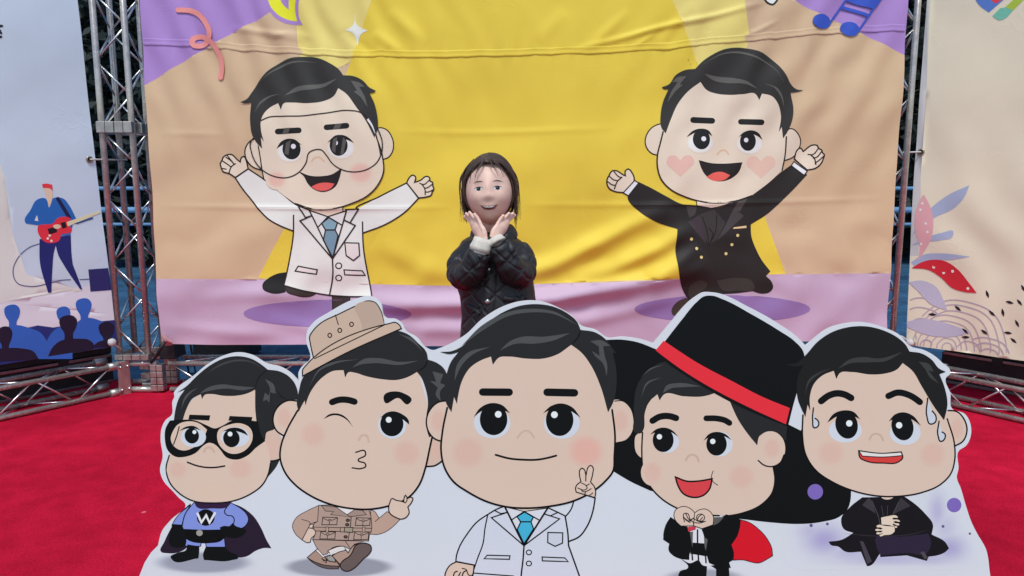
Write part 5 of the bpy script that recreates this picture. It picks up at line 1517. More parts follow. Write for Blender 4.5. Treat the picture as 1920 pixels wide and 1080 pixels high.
p.fill([(543,500,1),(590,600),(630,658),(671,708,1),(682,665),(720,645),(765,650),(800,690,1),(806,612,1),(700,560)], HAIR); p.build()
p = Print(S1, 'hair_highlight', fig, RF)
p.fill([(246,474,1),(262,440),(310,428),(420,442,1),(340,446),(282,452)], HAIR_HI)
p.line([(150,490),(175,430),(240,402)], 3.0, HAIR_HI, taper=(.5,.5)); p.line([(150,400),(190,365),(250,345)], 2.4, HAIR_HI, taper=(.5,.5)); p.build()
p = Print(S1, 'ear', fig, RF)
p.fill([(672,706),(682,668),(712,647),(752,648),(784,675),(797,720),(786,768),(752,800),(705,800),(676,776)], SKIN)
p.soft(738,720,45,55,BLUSH,SKIN)
p.line([(676,776),(700,796),(740,803),(775,785),(792,750)], 2.2, INK).build()
p = Print(S1, 'hat', fig, RF)
p.fill([(210,284,1),(256,240,1),(330,145),(400,62),(430,38),(465,34),(520,52),(640,115),(770,192),(840,240),(878,285),(885,315),(862,420),(806,622,1),(640,556),(480,475),(350,395),(250,325)], BLK)
p.build('black top hat')
Print(S1, 'hat_band', fig, RF).fill([(250,237,1),(214,280,1),(255,312),(350,380),(480,458),(640,540),(800,613,1),(818,540,1),(700,492),(560,420),(400,335)], (216,48,62)).build()
Print(S1, 'eyebrow', fig, RF).line([(200,597),(230,580),(280,577),(306,585)], 12, BLK).build()
Print(S1, 'eyebrow', fig, RF).line([(442,586),(490,587),(530,597),(546,607)], 11, BLK).build()
eye(fig, RF, (262,692,57,50), (248,684,47,54), (231,669,12), [(190,659,1),(215,636),(255,628),(290,641),(316,669,1),(282,648),(245,640)])
eye(fig, RF, (502,702,58,56), (488,702,46,52), (471,690,12), [(430,686,1),(455,656),(490,647),(530,658),(556,684,1),(520,666),(480,660)])
Print(S1, 'nose', fig, RF).line([(350,776),(361,756),(380,750),(398,758),(408,779)], 3.4, (190,168,152)).build()
p = Print(S1, 'mouth', fig, RF)
p.fill([(303,850,1),(350,868),(410,868),(468,858,1),(456,905),(428,933),(385,942),(340,926),(314,887)], (204,66,74), INK, 2.6)
p.line([(473,823),(465,850),(474,873),(494,887)], 1.2, INK); p.build()
p = Print(S1, 'red_cape', fig, RG)
p.fill([(1005,290,1),(1080,312),(1180,380),(1270,480),(1318,580),(1326,650,1),(1260,690),(1190,722),(1110,712),(1040,693),(930,694,1),(935,620),(910,540,1),(970,450)], (200,24,42), INK, 1.2); p.build()
p = Print(S1, 'trousers', fig, RG)
p.fill([(408,680,1),(500,725),(590,695),(670,760,1),(662,900,1),(375,900,1),(400,805),(480,770)], BLK)
p.fill([(700,745,1),(760,785,1),(760,900,1),(896,900,1),(890,765,1),(800,735)], BLK); p.build()
p = Print(S1, 'shirt', fig, RG)
p.fill([(420,686,1),(500,640,1),(535,395,1),(630,385,1),(645,520,1),(670,655,1),(690,725,1),(770,740,1),(700,750),(640,750),(615,735),(590,695),(500,725)], (208,212,224))
p.fill([(518,518,1),(642,526,1),(668,652),(600,645),(500,630,1)], BLK)
for a in ([(575,392),(575,520)], [(582,640),(585,700)], [(655,650),(660,720)], [(520,635),(525,690)]): p.line(a, 2.4, BLK)
p.build()
p = Print(S1, 'jacket', fig, RG)
p.fill([(305,262,1),(262,330),(235,420),(232,490,1),(292,530,1),(285,595),(320,640),(400,680),(492,693,1),(497,625),(522,570,1),(500,410,1),(470,358,1),(410,355,1),(360,300)], BLK)
p.fill([(862,236,1),(950,258),(1006,290,1),(1000,360),(970,450),(914,540,1),(938,640),(932,692,1),(890,716,1),(908,775,1),(800,742),(740,742),(690,722,1),(668,650),(652,560),(642,460),(615,385,1),(700,350),(790,280)], BLK)
p.fill([(496,412,1),(530,410,1),(524,570,1)], (88,90,92)); p.fill([(640,462,1),(676,488,1),(658,600,1),(646,560)], (88,90,92))
p.fill([(735,265,1),(840,262,1),(770,330),(735,345,1)], (86,86,88)); p.build()
p = Print(S1, 'bow_tie', fig, RG); p.fill([(472,362,1),(560,355,1),(556,388,1),(484,410,1)], (190,56,72)).build()
p = Print(S1, 'hand', fig, RG)
p.fill([(410,352,1),(362,308),(340,260),(350,200),(395,165),(440,156),(490,170),(530,200),(548,222,1),(550,350,1)], SKIN, INK, 1.2)
for a in ([(500,290),(470,225),(440,228),(436,280),(445,310)], [(440,270),(480,300),(530,310),(536,350)], [(455,225),(500,290),(545,265)], [(470,300),(500,318)], [(436,262),(470,300),(520,290)]): p.line(a, 1.4, INK)
p.build()
p = Print(S1, 'hand', fig, RG)
p.fill([(536,350,1),(545,220,1),(600,188),(650,182),(700,208),(730,250),(730,340,1),(620,378,1)], SKIN, INK, 1.2)
p.ell(605,268,40,36,None,0,INK,1.4)
for a in ([(530,275),(600,310),(655,305)], [(570,290),(590,255),(620,235)], [(600,295),(625,265)], [(548,318),(600,322),(640,310)]): p.line(a, 1.4, INK)
p.build()

# ---- anxious man in black, sitting cross legged
fig = fig_anxious
for x, y, r in ((151,732,32),(725,787,30),(134,871,7),(201,865,6),(679,875,6),(790,905,5)):
    Print(S1, 'purple_dot', fig, RH).ell(x,y,r,r,(118,100,180) if r > 10 else (92,84,130)).build()
p = Print(S1, 'robe', fig, RH)
p.fill([(345,755,1),(295,795),(258,845),(268,885),(308,902,1),(260,930),(206,938,1),(215,952),(245,958),(272,978),(340,980,1),(365,1040,1),(376,1038),(418,988,1),(420,1002,1),(530,995,1),(612,1018,1),(620,1000,1),(655,995),(690,980),(704,966,1),(690,942),(632,908,1),(638,870),(605,822),(560,780),(520,752,1)], (24,22,27))
p.fill([(400,925),(500,918),(618,905,1),(630,940),(612,985),(530,985),(420,995,1),(405,960)], (44,36,58))
p.fill([(335,935,1),(350,938,1),(385,1020,1),(366,1030,1)], (66,62,74)); p.fill([(585,982,1),(600,978,1),(616,1005,1),(604,1012,1)], (72,70,78))
p.build()
p = Print(S1, 'lapel', fig, RH)
p.fill([(372,756,1),(345,787,1),(400,822,1),(384,770)], (58,56,62)); p.fill([(505,756,1),(545,790,1),(472,825,1),(494,775)], (54,52,58))
p.line([(385,770),(410,830),(420,870)], 1.2, (70,68,76)); p.line([(495,775),(470,830),(455,870)], 1.2, (70,68,76))
p.line([(425,790),(432,830)], 1.2, (60,58,66)); p.line([(450,790),(448,830)], 1.2, (60,58,66)); p.line([(270,905),(420,915),(560,905),(630,885)], 1.0, (52,50,58), taper=(.2,.2))
p.build()
p = Print(S1, 'neck', fig, RH); p.fill([(415,745,1),(482,745,1),(470,758),(430,760)], SKIN).build()
p = Print(S1, 'hand', fig, RH)
p.fill([(422,838,1),(450,832),(490,832),(494,838),(470,842),(498,848),(503,855),(474,856),(500,866),(496,872),(470,866),(492,878),(486,882),(462,872),(424,868,1)], (214,200,186), INK, .7).build()
p = Print(S1, 'hand', fig, RH)
p.fill([(478,875,1),(480,895),(465,908),(435,912),(418,917),(415,911),(430,904),(404,908),(402,901),(428,896),(398,892),(399,886),(428,884),(402,876),(406,870),(440,872)], (214,200,186), INK, .7).build()
p = Print(S1, 'ear', fig, RH)
p.fill([(695,398),(735,400),(766,432),(778,480),(762,522),(724,545,1),(690,470)], SKIN)
p.soft(738,470,32,55,BLUSH,SKIN)
p.line([(700,396),(735,400),(766,432),(778,480),(762,522),(724,545)], 2.4, INK).build()
p = Print(S1, 'face', fig, RH)
p.fill([(100,415,1),(98,500),(112,580),(150,640),(220,690),(300,725),(400,748),(500,750),(590,735),(670,700),(710,658),(727,600),(725,530),(690,420),(640,340),(520,195,1),(300,230),(180,240),(115,330)], SKIN)
p.line([(100,415),(98,500),(112,580),(150,640),(220,690),(300,725),(400,748),(500,750),(590,735),(670,700),(710,658),(727,600),(725,530),(696,430)], 2.4, INK); p.build()
Print(S1, 'cheek', fig, RH).soft(215,570,66,62,BLUSH,SKIN).build()
Print(S1, 'cheek', fig, RH).soft(636,578,66,62,BLUSH,SKIN).build()
p = Print(S1, 'hair', fig, RH)
p.fill([(30,206,1),(75,198),(110,168),(160,112),(220,72),(290,51),(360,48),(430,64),(490,94),(527,128),(540,152,1),(590,160),(632,186),(662,222),(690,236,1),(664,246,1),(685,300),(697,370),(683,437,1),(640,378),(590,295),(550,230),(512,200,1),(490,225),(440,243),(380,247),(300,237),(252,241),(238,266,1),(227,232,1),(182,250),(146,285),(129,335),(130,398,1),(119,372,1),(110,424,1),(78,345),(74,290),(90,228),(104,208,1),(65,214)], (30,30,32))
p.build()
p = Print(S1, 'hair_highlight', fig, RH)
p.fill([(244,224,1),(290,186),(350,175),(410,181),(512,154,1),(440,192),(370,197),(292,202)], (56,58,60))
p.fill([(578,194,1),(622,205),(640,236,1),(618,230,1),(662,285,1),(622,256),(606,226,1)], (58,60,62))
p.line([(108,330),(125,275),(170,240),(215,222)], 4.0, (54,56,58), taper=(.4,.5)); p.build()
Print(S1, 'eyebrow', fig, RH).line([(175,357),(205,335),(240,325),(275,331),(299,344)], 12.5, BLK).build()
Print(S1, 'eyebrow', fig, RH).line([(453,336),(490,322),(530,329),(560,344),(583,361)], 12, BLK).build()
eye(fig, RH, (275,478,68,50), (280,455,46,58,-14), (291,449,13), [(200,446,1),(225,411),(270,395),(310,402),(336,432,1),(300,416),(255,415)])
eye(fig, RH, (522,488,64,50), (511,462,45,58,-14), (497,457,13), [(454,441,1),(480,412),(512,403),(552,416),(588,459,1),(548,432),(505,420)])
Print(S1, 'nose', fig, RH).line([(375,516),(386,497),(403,492),(420,499),(431,519)], 3.2, (190,168,152)).build()
p = Print(S1, 'mouth', fig, RH)
p.fill([(330,562,1),(420,573),(506,567,1),(512,592),(495,608),(430,613),(365,606),(335,590)], (200,64,62), INK, 2.0)
p.fill([(332,563,1),(420,573),(505,568,1),(511,582,1),(430,588),(345,584,1)], (214,214,216), INK, 1.4); p.build()
for q in ([(143,385,1),(140,435),(148,468),(164,458),(162,438),(150,428,1)], [(615,345,1),(612,420),(626,452),(646,445),(648,416),(634,398,1)], [(662,440,1),(658,500),(670,524),(684,515),(686,492),(675,485,1)]):
    p = Print(S1, 'sweat_drop', fig, RH); p.fill(q, (190,200,216)); p.line([c[:2] for c in q], 2.2, INK); p.build()
# ------------------------------------------------------------------ the child, standing between standee and backdrop, hands to her cheeks
YC = 2.40
def K(px, py, dy=0.0): return on_y(px, py, YC + dy)

M_skin = new_mat('skin', (0.86, 0.57, 0.45), 0.5); bsdf(M_skin).inputs['Subsurface Weight'].default_value = 0.12
bsdf(M_skin).inputs['Subsurface Radius'].default_value = (0.6, 0.25, 0.15); bsdf(M_skin).inputs['Subsurface Scale'].default_value = 0.01
add_noise(M_skin, 40, .93, 1.06, bump=.1, bscale=500, dist=.0004)
M_hairc = new_mat('dark_brown_hair', (0.06, 0.034, 0.023), 0.38); add_noise(M_hairc, 60, .6, 1.6, bump=.5, bscale=240, dist=.002, stretch=(6, 6, .6))
M_coat = new_mat('black_quilted_nylon', (0.014, 0.014, 0.016), 0.52, spec=.5)
def quilt(m, freq):
    tc = nd(m, 'ShaderNodeTexCoord')
    nz = nd(m, 'ShaderNodeTexNoise'); nz.inputs['Scale'].default_value = 9
    lk(m, tc.outputs['Object'], nz.inputs['Vector'])
    ad = nd(m, 'ShaderNodeVectorMath', operation='MULTIPLY_ADD'); ad.inputs[1].default_value = (.03, .03, .03)
    lk(m, nz.outputs['Color'], ad.inputs[0]); lk(m, tc.outputs['Object'], ad.inputs[2])
    hs = []
    for ang in (45, -45):
        mp = nd(m, 'ShaderNodeMapping'); mp.inputs['Rotation'].default_value = (0, math.radians(ang), 0)
        lk(m, ad.outputs[0], mp.inputs['Vector'])
        wv = nd(m, 'ShaderNodeTexWave', wave_type='BANDS', bands_direction='X'); wv.inputs['Scale'].default_value = freq
        lk(m, mp.outputs[0], wv.inputs['Vector'])
        mr = nd(m, 'ShaderNodeMapRange'); mr.inputs['From Max'].default_value = .14
        lk(m, wv.outputs['Fac'], mr.inputs['Value']); hs.append(mr.outputs[0])
    mn = nd(m, 'ShaderNodeMath', operation='MINIMUM'); lk(m, hs[0], mn.inputs[0]); lk(m, hs[1], mn.inputs[1])
    n2 = nd(m, 'ShaderNodeTexNoise'); n2.inputs['Scale'].default_value = 38; n2.inputs['Detail'].default_value = 3
    lk(m, tc.outputs['Object'], n2.inputs['Vector'])
    sm = nd(m, 'ShaderNodeMath', operation='MULTIPLY_ADD'); lk(m, n2.outputs['Fac'], sm.inputs[0]); sm.inputs[1].default_value = .35; lk(m, mn.outputs[0], sm.inputs[2])
    bp = nd(m, 'ShaderNodeBump'); bp.inputs['Strength'].default_value = .7; bp.inputs['Distance'].default_value = .004
    lk(m, sm.outputs[0], bp.inputs['Height']); lk(m, bp.outputs[0], bsdf(m).inputs['Normal'])
quilt(M_coat, 5.5)
M_knit = new_mat('cream_cuff', (0.72, 0.66, 0.56), 0.85); add_noise(M_knit, 60, .88, 1.06, bump=.5, bscale=260, dist=.002)
M_trou = new_mat('dark_trousers', (0.02, 0.022, 0.03), 0.85); add_noise(M_trou, 80, .7, 1.3, bump=.3, bscale=300, dist=.001)
M_shoe = new_mat('white_trainer', (0.6, 0.58, 0.55), 0.6); add_noise(M_shoe, 30, .85, 1.05)
M_snap = new_mat('snap_metal', (0.62, 0.58, 0.56), 0.3, 1.0); add_noise(M_snap, 80, .85, 1.1)
M_white = new_mat('eye_white', (0.72, 0.70, 0.68), 0.3); add_noise(M_white, 60, .95, 1.02)
M_iris = new_mat('dark_iris', (0.012, 0.008, 0.006), 0.15); add_noise(M_iris, 120, .7, 1.3)
M_lip = new_mat('lip', (0.40, 0.13, 0.12), 0.4); add_noise(M_lip, 120, .9, 1.1)
M_teeth = new_mat('teeth', (0.70, 0.66, 0.60), 0.3); add_noise(M_teeth, 100, .95, 1.03)
M_gum = new_mat('mouth_inside', (0.06, 0.015, 0.015), 0.5); add_noise(M_gum, 80, .8, 1.2)

HC = K(917, 360, -.01)                       # centre of the head
def head_pts(u, v):
    """u: longitude, 0 = towards the camera (-Y); v: latitude"""
    x, y, z = math.sin(u) * math.cos(v), -math.cos(u) * math.cos(v), math.sin(v)
    rx, ry, rz = .079, .090, .108
    # jaw narrows, chin forward, cheeks full
    t = max(0.0, -z)
    sx = 1 - .22 * t ** 1.8
    X, Y, Z = x * rx * sx, y * ry, z * rz
    if y < 0:
        Y *= 1 - .05 * t
        f = lambda cx, cz, s: math.exp(-(((X - cx) / s) ** 2 + ((Z - cz) / s) ** 2))
        Y -= .0085 * math.exp(-((X / .0125) ** 2 + ((Z + .024) / .013) ** 2))          # nose tip
        Y -= .0045 * math.exp(-((X / .009) ** 2 + ((Z - .002) / .020) ** 2))          # bridge
        Y -= .0022 * (f(.014, -.026, .007) + f(-.014, -.026, .007))                   # wings
        Y += .006 * (f(.033, .008, .016) + f(-.033, .008, .016))                     # sockets
        Y -= .006 * (f(.042, -.030, .022) + f(-.042, -.030, .022))                   # cheeks
        Y -= .003 * f(0, .034, .035)
        Y -= .004 * math.exp(-((X / .022) ** 2 + ((Z + .055) / .010) ** 2))          # lips' roll
        Y -= .006 * math.exp(-((X / .020) ** 2 + ((Z + .096) / .016) ** 2))          # chin
    return Vector((X, Y, Z))
HEAD_R = Matrix.Rotation(math.radians(-3), 3, 'Y') @ Matrix.Rotation(math.radians(-7), 3, 'X')
def head_world(p): return HC + HEAD_R @ p

def sphere_grid(nu, nv, fn):
    v = [fn(0, -math.pi / 2)]; f = []
    for j in range(1, nv):
        for i in range(nu): v.append(fn(2 * math.pi * i / nu, -math.pi / 2 + math.pi * j / nv))
    v.append(fn(0, math.pi / 2)); n = len(v) - 1
    for i in range(nu):
        k = (i + 1) % nu
        f.append((0, 1 + k, 1 + i)); f.append((n, n - nu + i, n - nu + k))
        for j in range(nv - 2):
            a = 1 + j * nu
            f.append((a + i, a + k, a + nu + k, a + nu + i))
    return v, f

def skin_chain(name, pts, radii, edges=None, sub_=2):
    me = bpy.data.meshes.new(name)
    edges = edges or [(i, i + 1) for i in range(len(pts) - 1)]
    me.from_pydata([tuple(p) for p in pts], edges, [])
    o = bpy.data.objects.new(name, me); COL.objects.link(o)
    md = o.modifiers.new('skin', 'SKIN')
    for i, r in enumerate(radii):
        r = r if isinstance(r, tuple) else (r, r)
        me.skin_vertices[0].data[i].radius = r
    me.skin_vertices[0].data[0].use_root = True
    ss = o.modifiers.new('sub', 'SUBSURF'); ss.levels = ss.render_levels = sub_
    dg = bpy.context.evaluated_depsgraph_get()
    out = bpy.data.meshes.new_from_object(o.evaluated_get(dg))
    bpy.data.objects.remove(o)
    return out

def join_remesh(name, meshes, voxel, smooth_it, mat, parent=None):
    bm = bmesh.new()
    for me in meshes: bm.from_mesh(me)
    me = bpy.data.meshes.new(name); bm.to_mesh(me); bm.free()
    o = bpy.data.objects.new(name, me); COL.objects.link(o)
    rm = o.modifiers.new('remesh', 'REMESH'); rm.mode = 'VOXEL'; rm.voxel_size = voxel
    if smooth_it:
        sm = o.modifiers.new('smooth', 'SMOOTH'); sm.iterations = smooth_it; sm.factor = .5
    dg = bpy.context.evaluated_depsgraph_get()
    out = bpy.data.meshes.new_from_object(o.evaluated_get(dg))
    bpy.data.objects.remove(o)
    out.materials.clear(); out.materials.append(mat)
    out.polygons.foreach_set('use_smooth', [True] * len(out.polygons))
    out.name = name
    return out

def tube_mesh(pts, radii, seg=16):
    bm = bmesh.new(); tube_bm(bm, pts, 0, seg, True, radii)
    bmesh.ops.recalc_face_normals(bm, faces=bm.faces)
    me = bpy.data.meshes.new('t'); bm.to_mesh(me); bm.free(); return me

def curve3(pts, n=6):
    P = [Vector(p) for p in pts]; out = []
    for i in range(len(P) - 1):
        a, b, c, d = P[max(i-1,0)], P[i], P[i+1], P[min(i+2,len(P)-1)]
        for q in range(n):
            t = q / n
            out.append(.5*((2*b)+(c-a)*t+(2*a-5*b+4*c-d)*t*t+(3*b-a-3*c+d)*t**3))
    out.append(P[-1]); return out

person = None
hip_z, foot = .56, .0
cx = K(937, 560).x
body_bits = []
v, f = sphere_grid(72, 56, lambda a, b: head_world(head_pts(a, b)))
body_bits.append(mesh_from('h', v, f))
for s in (-1, 1):      # ears
    body_bits.append(mesh_from('e', *sphere_grid(16, 12, lambda a, b: head_world(Vector((s * (.076 + .008 * math.cos(b) * math.sin(a) * s), .006 - .016 * math.cos(b) * math.cos(a), -.012 + .026 * math.sin(b)))))))
neck_b = K(927, 450, .03)
body_bits.append(tube_mesh([HC + Vector((0, .02, -.07)), HC + Vector((.002, .022, -.11)), neck_b, neck_b + Vector((.002, 0, -.06))], [.040, .036, .036, .036]))
tz = lambda z, x=0: Vector((cx + x, YC + .02, z))
body_bits.append(tube_mesh([tz(.52), tz(.6), tz(.72), tz(.82), tz(.90), tz(.945)], [.085, .095, .085, .08, .06, .036], 20))
for s in (-1, 1):      # legs and feet under the trousers
    body_bits.append(tube_mesh([tz(.56, .05*s), tz(.42, .055*s), tz(.28, .058*s), tz(.12, .06*s), tz(.05, .06*s)], [.062, .056, .042, .034, .030]))
    body_bits.append(tube_mesh([Vector((cx+.06*s, YC+.04, .035)), Vector((cx+.062*s, YC-.03, .03)), Vector((cx+.066*s, YC-.09, .025))], [.028, .03, .02]))

def hand(wr, palm, tip, side, spread):
    """palm from the wrist up along the cheek; four fingers fanned from it and a thumb off its side"""
    wr, palm, tip = Vector(wr), Vector(palm), Vector(tip)
    d = (tip - palm).normalized()
    across = spread.normalized()                  # direction over the knuckles
    nrm = d.cross(across).normalized()
    bits = []
    q = []
    for k in (-1, -.33, .33, 1): q.append(palm + across * (.0235 * k))
    me = tube_mesh([wr, wr.lerp(palm, .35), wr.lerp(palm, .75), palm + d * .008], [.017, .021, .022, .015], 14)
    for vx in me.vertices:                        # flatten across the palm's thickness
        r = vx.co - wr
        h = r.dot(nrm); vx.co = vx.co - nrm * (h * .42)
        h2 = (vx.co - wr).dot(across); vx.co += across * h2 * .28
    bits.append(me)
    L = (.051, .059, .056, .044)
    for k in range(4):
        b = q[k] - d * .006
        fan = (d + across * (.17 * (k - 1.5))).normalized()
        curl = nrm * (.006 * side)
        p = [b - fan * .012, b + fan * L[k] * .35, b + fan * L[k] * .7 + curl * .5, b + fan * L[k] + curl * 1.6]
        bits.append(tube_mesh(curve3(p, 4), [.0066] * 5 + [.0064] * 4 + [.0058] * 3 + [.0042], 10))
    tb = wr.lerp(palm, .35) - across * .016
    t = [tb, tb - across * .010 + d * .016, tb - across * .016 + d * .032, tb - across * .014 + d * .046]
    bits.append(tube_mesh(curve3(t, 4), [.0095] * 5 + [.0085] * 4 + [.0075] * 3 + [.005], 10))
    return bits
wl_, wr_ = K(908, 452, -.118), K(925, 448, -.112)
body_bits += hand(wl_, K(893, 421, -.098), K(879, 396, -.075), 1, Vector((-.62, .72, .12)))
body_bits += hand(wr_, K(941, 421, -.092), K(957, 397, -.070), -1, Vector((.70, .62, .28)))
# forearms and upper arms inside the sleeves
sh_l, sh_r = K(888, 488, .03), K(962, 482, .03)
el_l, el_r = K(862, 527, -.055), K(980, 520, -.05)
for a, b, c in ((sh_l, el_l, wl_), (sh_r, el_r, wr_)):
    body_bits.append(tube_mesh(curve3([a, a.lerp(b, .5), b, b.lerp(c, .5), c], 3), [.028]*4 + [.026]*4 + [.022]*4 + [.017], 12))
me = join_remesh('person', body_bits, .0026, 2, M_skin)
person = link_mesh('person', me)
person['label'], person['category'] = 'smiling child in a black quilted coat holding both hands to the cheeks', 'child'

# face details laid on the head surface
bvh = BVHTree.FromPolygons([Vector(vx.co) for vx in me.vertices], [tuple(p.vertices) for p in me.polygons])
def on_face(x, z, off=.0006):
    o = head_world(Vector((x, -.3, z))); d = HEAD_R @ Vector((0, 1, 0))
    h, n, i, dd = bvh.ray_cast(o, d)
    if h is None: h = head_world(Vector((x, -.09, z)))
    return h - d * off
def decal(name, outline, mat, off, parent):
    n = len(outline)
    c = (sum(p[0] for p in outline) / n, sum(p[1] for p in outline) / n)
    V = [Vector(p) for p in outline]
    lo = [min(p[k] for p in outline) for k in (0, 1)]; hi = [max(p[k] for p in outline) for k in (0, 1)]
    V += [Vector((x, z)) for x in np.arange(lo[0] + .002, hi[0], .003) for z in np.arange(lo[1] + .0015, hi[1], .003)]
    r = delaunay_2d_cdt(V, [(i, (i + 1) % n) for i in range(n)], [], 1, 1e-7)
    return link_mesh(name, mesh_from(name, [on_face(p[0], p[1], off) for p in r[0]], [tuple(q) for q in r[2]], mat, True), parent)
for s in (-1, 1):
    ex, ez = .031 * s, .002
    white = [(ex - .0155, ez - .0015), (ex - .010, ez + .0042), (ex, ez + .0062), (ex + .010, ez + .0042), (ex + .0155, ez - .0005), (ex + .009, ez - .0040), (ex, ez - .0052), (ex - .009, ez - .0044)]
    e = decal('eye', white, M_white, .0007, person)
    decal('iris', [(ex + .0070 * math.cos(a), ez + .0006 + .0062 * math.sin(a)) for a in np.linspace(0, 2*math.pi, 16, endpoint=False)], M_iris, .0012, e)
    decal('catchlight', [(ex - .0018 + .0011 * math.cos(a), ez + .0026 + .0011 * math.sin(a)) for a in np.linspace(0, 2*math.pi, 8, endpoint=False)], M_white, .0016, e)
    lid = [(ex - .0175, ez - .0018), (ex - .010, ez + .0056), (ex, ez + .0078), (ex + .010, ez + .0056), (ex + .0175, ez - .0008), (ex + .010, ez + .0036), (ex, ez + .0056), (ex - .010, ez + .0036)]
    decal('eyelash', lid, M_iris, .0014, e)
    bz = .024
    decal('eyebrow', [(ex - .018*1, bz - .002 + .001*s), (ex - .006, bz + .0032), (ex + .008, bz + .0032), (ex + .018, bz - .002 - .001*s), (ex + .006, bz + .0002), (ex - .008, bz + .0002)], M_hairc, .0012, person)
mz = -.0585
m = decal('mouth', [(-.030, mz + .0085), (-.015, mz + .0058), (0, mz + .0045), (.015, mz + .0058), (.030, mz + .0085), (.018, mz - .0055), (0, mz - .0092), (-.018, mz - .0055)], M_lip, .0010, person)
decal('mouth_inside', [(-.025, mz + .0060), (0, mz + .0026), (.025, mz + .0060), (.014, mz - .0032), (0, mz - .0052), (-.014, mz - .0032)], M_gum, .0015, m)
decal('teeth', [(-.021, mz + .0048), (0, mz + .0023), (.021, mz + .0048), (.012, mz - .0006), (0, mz - .0018), (-.012, mz - .0006)], M_teeth, .0019, m)

# hair: a cap over the skull, a fringe and loose strands at the sides
def cap_pt(a, b):
    p = head_pts(a, b)
    front = math.cos(a)                       # 1 towards the camera
    k = 1.10 + .05 * max(0, math.sin(b)) + (.015 * math.sin(23 * a) * math.cos(b))
    q = Vector((p.x * (1.13 + .012 * math.sin(19 * a)), p.y * (1.10 if front > 0 else 1.16), p.z * 1.085))
    if p.z < 0: q.z = p.z * 1.0
    return head_world(q)
v = []; f = []; nu, nv = 96, 30
for j in range(nv + 1):
    for i in range(nu):
        a = 2 * math.pi * i / nu
        front = math.cos(a)
        # hairline: low at the back, high over the forehead
        low = -.75 if front < .05 else (-.75 + (.86 + .75) * min(1, (front - .05) / .55))
        low += .02 * math.sin(11 * a)
        b = low + (math.pi / 2 - low) * (j / nv)
        v.append(cap_pt(a, b))
for j in range(nv):
    for i in range(nu):
        k = (i + 1) % nu
        f.append((j * nu + i, j * nu + k, (j + 1) * nu + k, (j + 1) * nu + i))
cap_me = mesh_from('hair', v, f, M_hairc, True)
hair = link_mesh('hair', cap_me, person)
sd = hair.modifiers.new('thickness', 'SOLIDIFY'); sd.thickness = .006; sd.offset = -1
hr = random.Random(5)
bm = bmesh.new()
def strand(pts, r0):
    c = curve3([head_world(Vector(p)) for p in pts], 5); n = len(c)
    tube_bm(bm, c, 0, 5, True, [r0 * (1 - .75 * i / (n - 1)) for i in range(n)])
for k in range(620):      # hair combed from a parting to both sides, tied low at the back
    s = -1 if hr.random() < .55 else 1
    y0 = hr.uniform(-.074, .06) if hr.random() < .7 else hr.uniform(-.076, -.05)
    endang = hr.uniform(92, 118); lift = hr.uniform(1.0, 1.045)
    pts = []; th0 = hr.uniform(-9, 5)
    for q in range(7):
        th = math.radians(th0 + (endang - th0) * q / 6)
        y = y0 + (.014 - y0) * .75 * (q / 6) ** 1.6 + hr.gauss(0, .0012)
        kk = math.sqrt(max(.05, 1 - (y / .104) ** 2))
        pts.append((.010 + s * .0885 * lift * kk * math.sin(th) - .010 * q / 6, y, .1215 * lift * kk * math.cos(th) + .002))
    if hr.random() < .30:
        x, y, z = pts[-1]
        pts.append((x + s * hr.uniform(-.004, .004), y + .004, z - hr.uniform(.02, .05 if s < 0 else .075)))
    strand(pts, hr.uniform(.0012, .0024))
for k in range(16):       # a few wisps over the forehead
    s = hr.choice((-1, 1)); x = s * hr.uniform(.015, .05)
    yy = lambda X: -.098 * math.sqrt(max(.05, 1 - (X / .092) ** 2))
    strand([(x * .4, yy(x * .4) * .78, .098), (x * .9, yy(x) * .94, .078), (x + s * .010, yy(x) * .97, .055), (x + s * .018, yy(x + s * .018) * .97, .03 + hr.uniform(-.01, .012))], .0011)
for k in range(40):       # flyaways
    s = hr.choice((-1, 1)); y = hr.uniform(-.02, .05)
    strand([(s * .05, y, .105), (s * .093, y - .005, .05), (s * hr.uniform(.088, .102), y - .012, -.01), (s * hr.uniform(.082, .104), y - .01, -hr.uniform(.05, .1))], .0009)
for k in range(120):      # back of the hair
    a = hr.uniform(1.2, math.pi * 2 - 1.2)
    x, y = .088 * math.sin(a), -.100 * math.cos(a)
    if y < .0: continue
    strand([(x * .5, y * .5, .112), (x * .9, y * .9, .075), (x * 1.02, y * 1.02, .02), (x * .98, y * 1.02, -.04), (x * .7 + hr.gauss(0, .005), y, -.085)], .003)
link_mesh('hair_strands', bm_mesh('hair_strands', bm, M_hairc, True), hair)

# the coat: lofted body, shoulders and sleeves grown together
def ring(c, rx, ry, n=40, tilt=0):
    return [Vector((c[0] + rx * math.cos(a), c[1] + ry * math.sin(a), c[2] + tilt * math.cos(a))) for a in np.linspace(0, 2 * math.pi, n, endpoint=False)]
def px_ring(pl, pr_, py, ry, dy=.02, tilt=0):
    a, b = K(pl, py, dy), K(pr_, py, dy)
    return ring(((a.x + b.x) / 2, a.y, a.z), abs(b.x - a.x) / 2, ry, tilt=tilt)
rings = [px_ring(900, 948, 434, .058, .03), px_ring(884, 962, 441, .072, .03), px_ring(866, 978, 452, .086, .025), px_ring(854, 992, 472, .098), px_ring(850, 998, 500, .108), px_ring(855, 1000, 530, .112), px_ring(862, 1004, 556, .118), px_ring(866, 1010, 590, .124), px_ring(862, 1016, 640, .13), px_ring(858, 1024, 700, .135), px_ring(856, 1028, 740, .137)]
v = [p for r in rings for p in r]; n = 40; f = []
for j in range(len(rings) - 1):
    for i in range(n): f.append((j*n+i, j*n+(i+1)%n, (j+1)*n+(i+1)%n, (j+1)*n+i))
f.append(tuple(range(n))[::-1]); f.append(tuple(range((len(rings)-1)*n, len(rings)*n)))
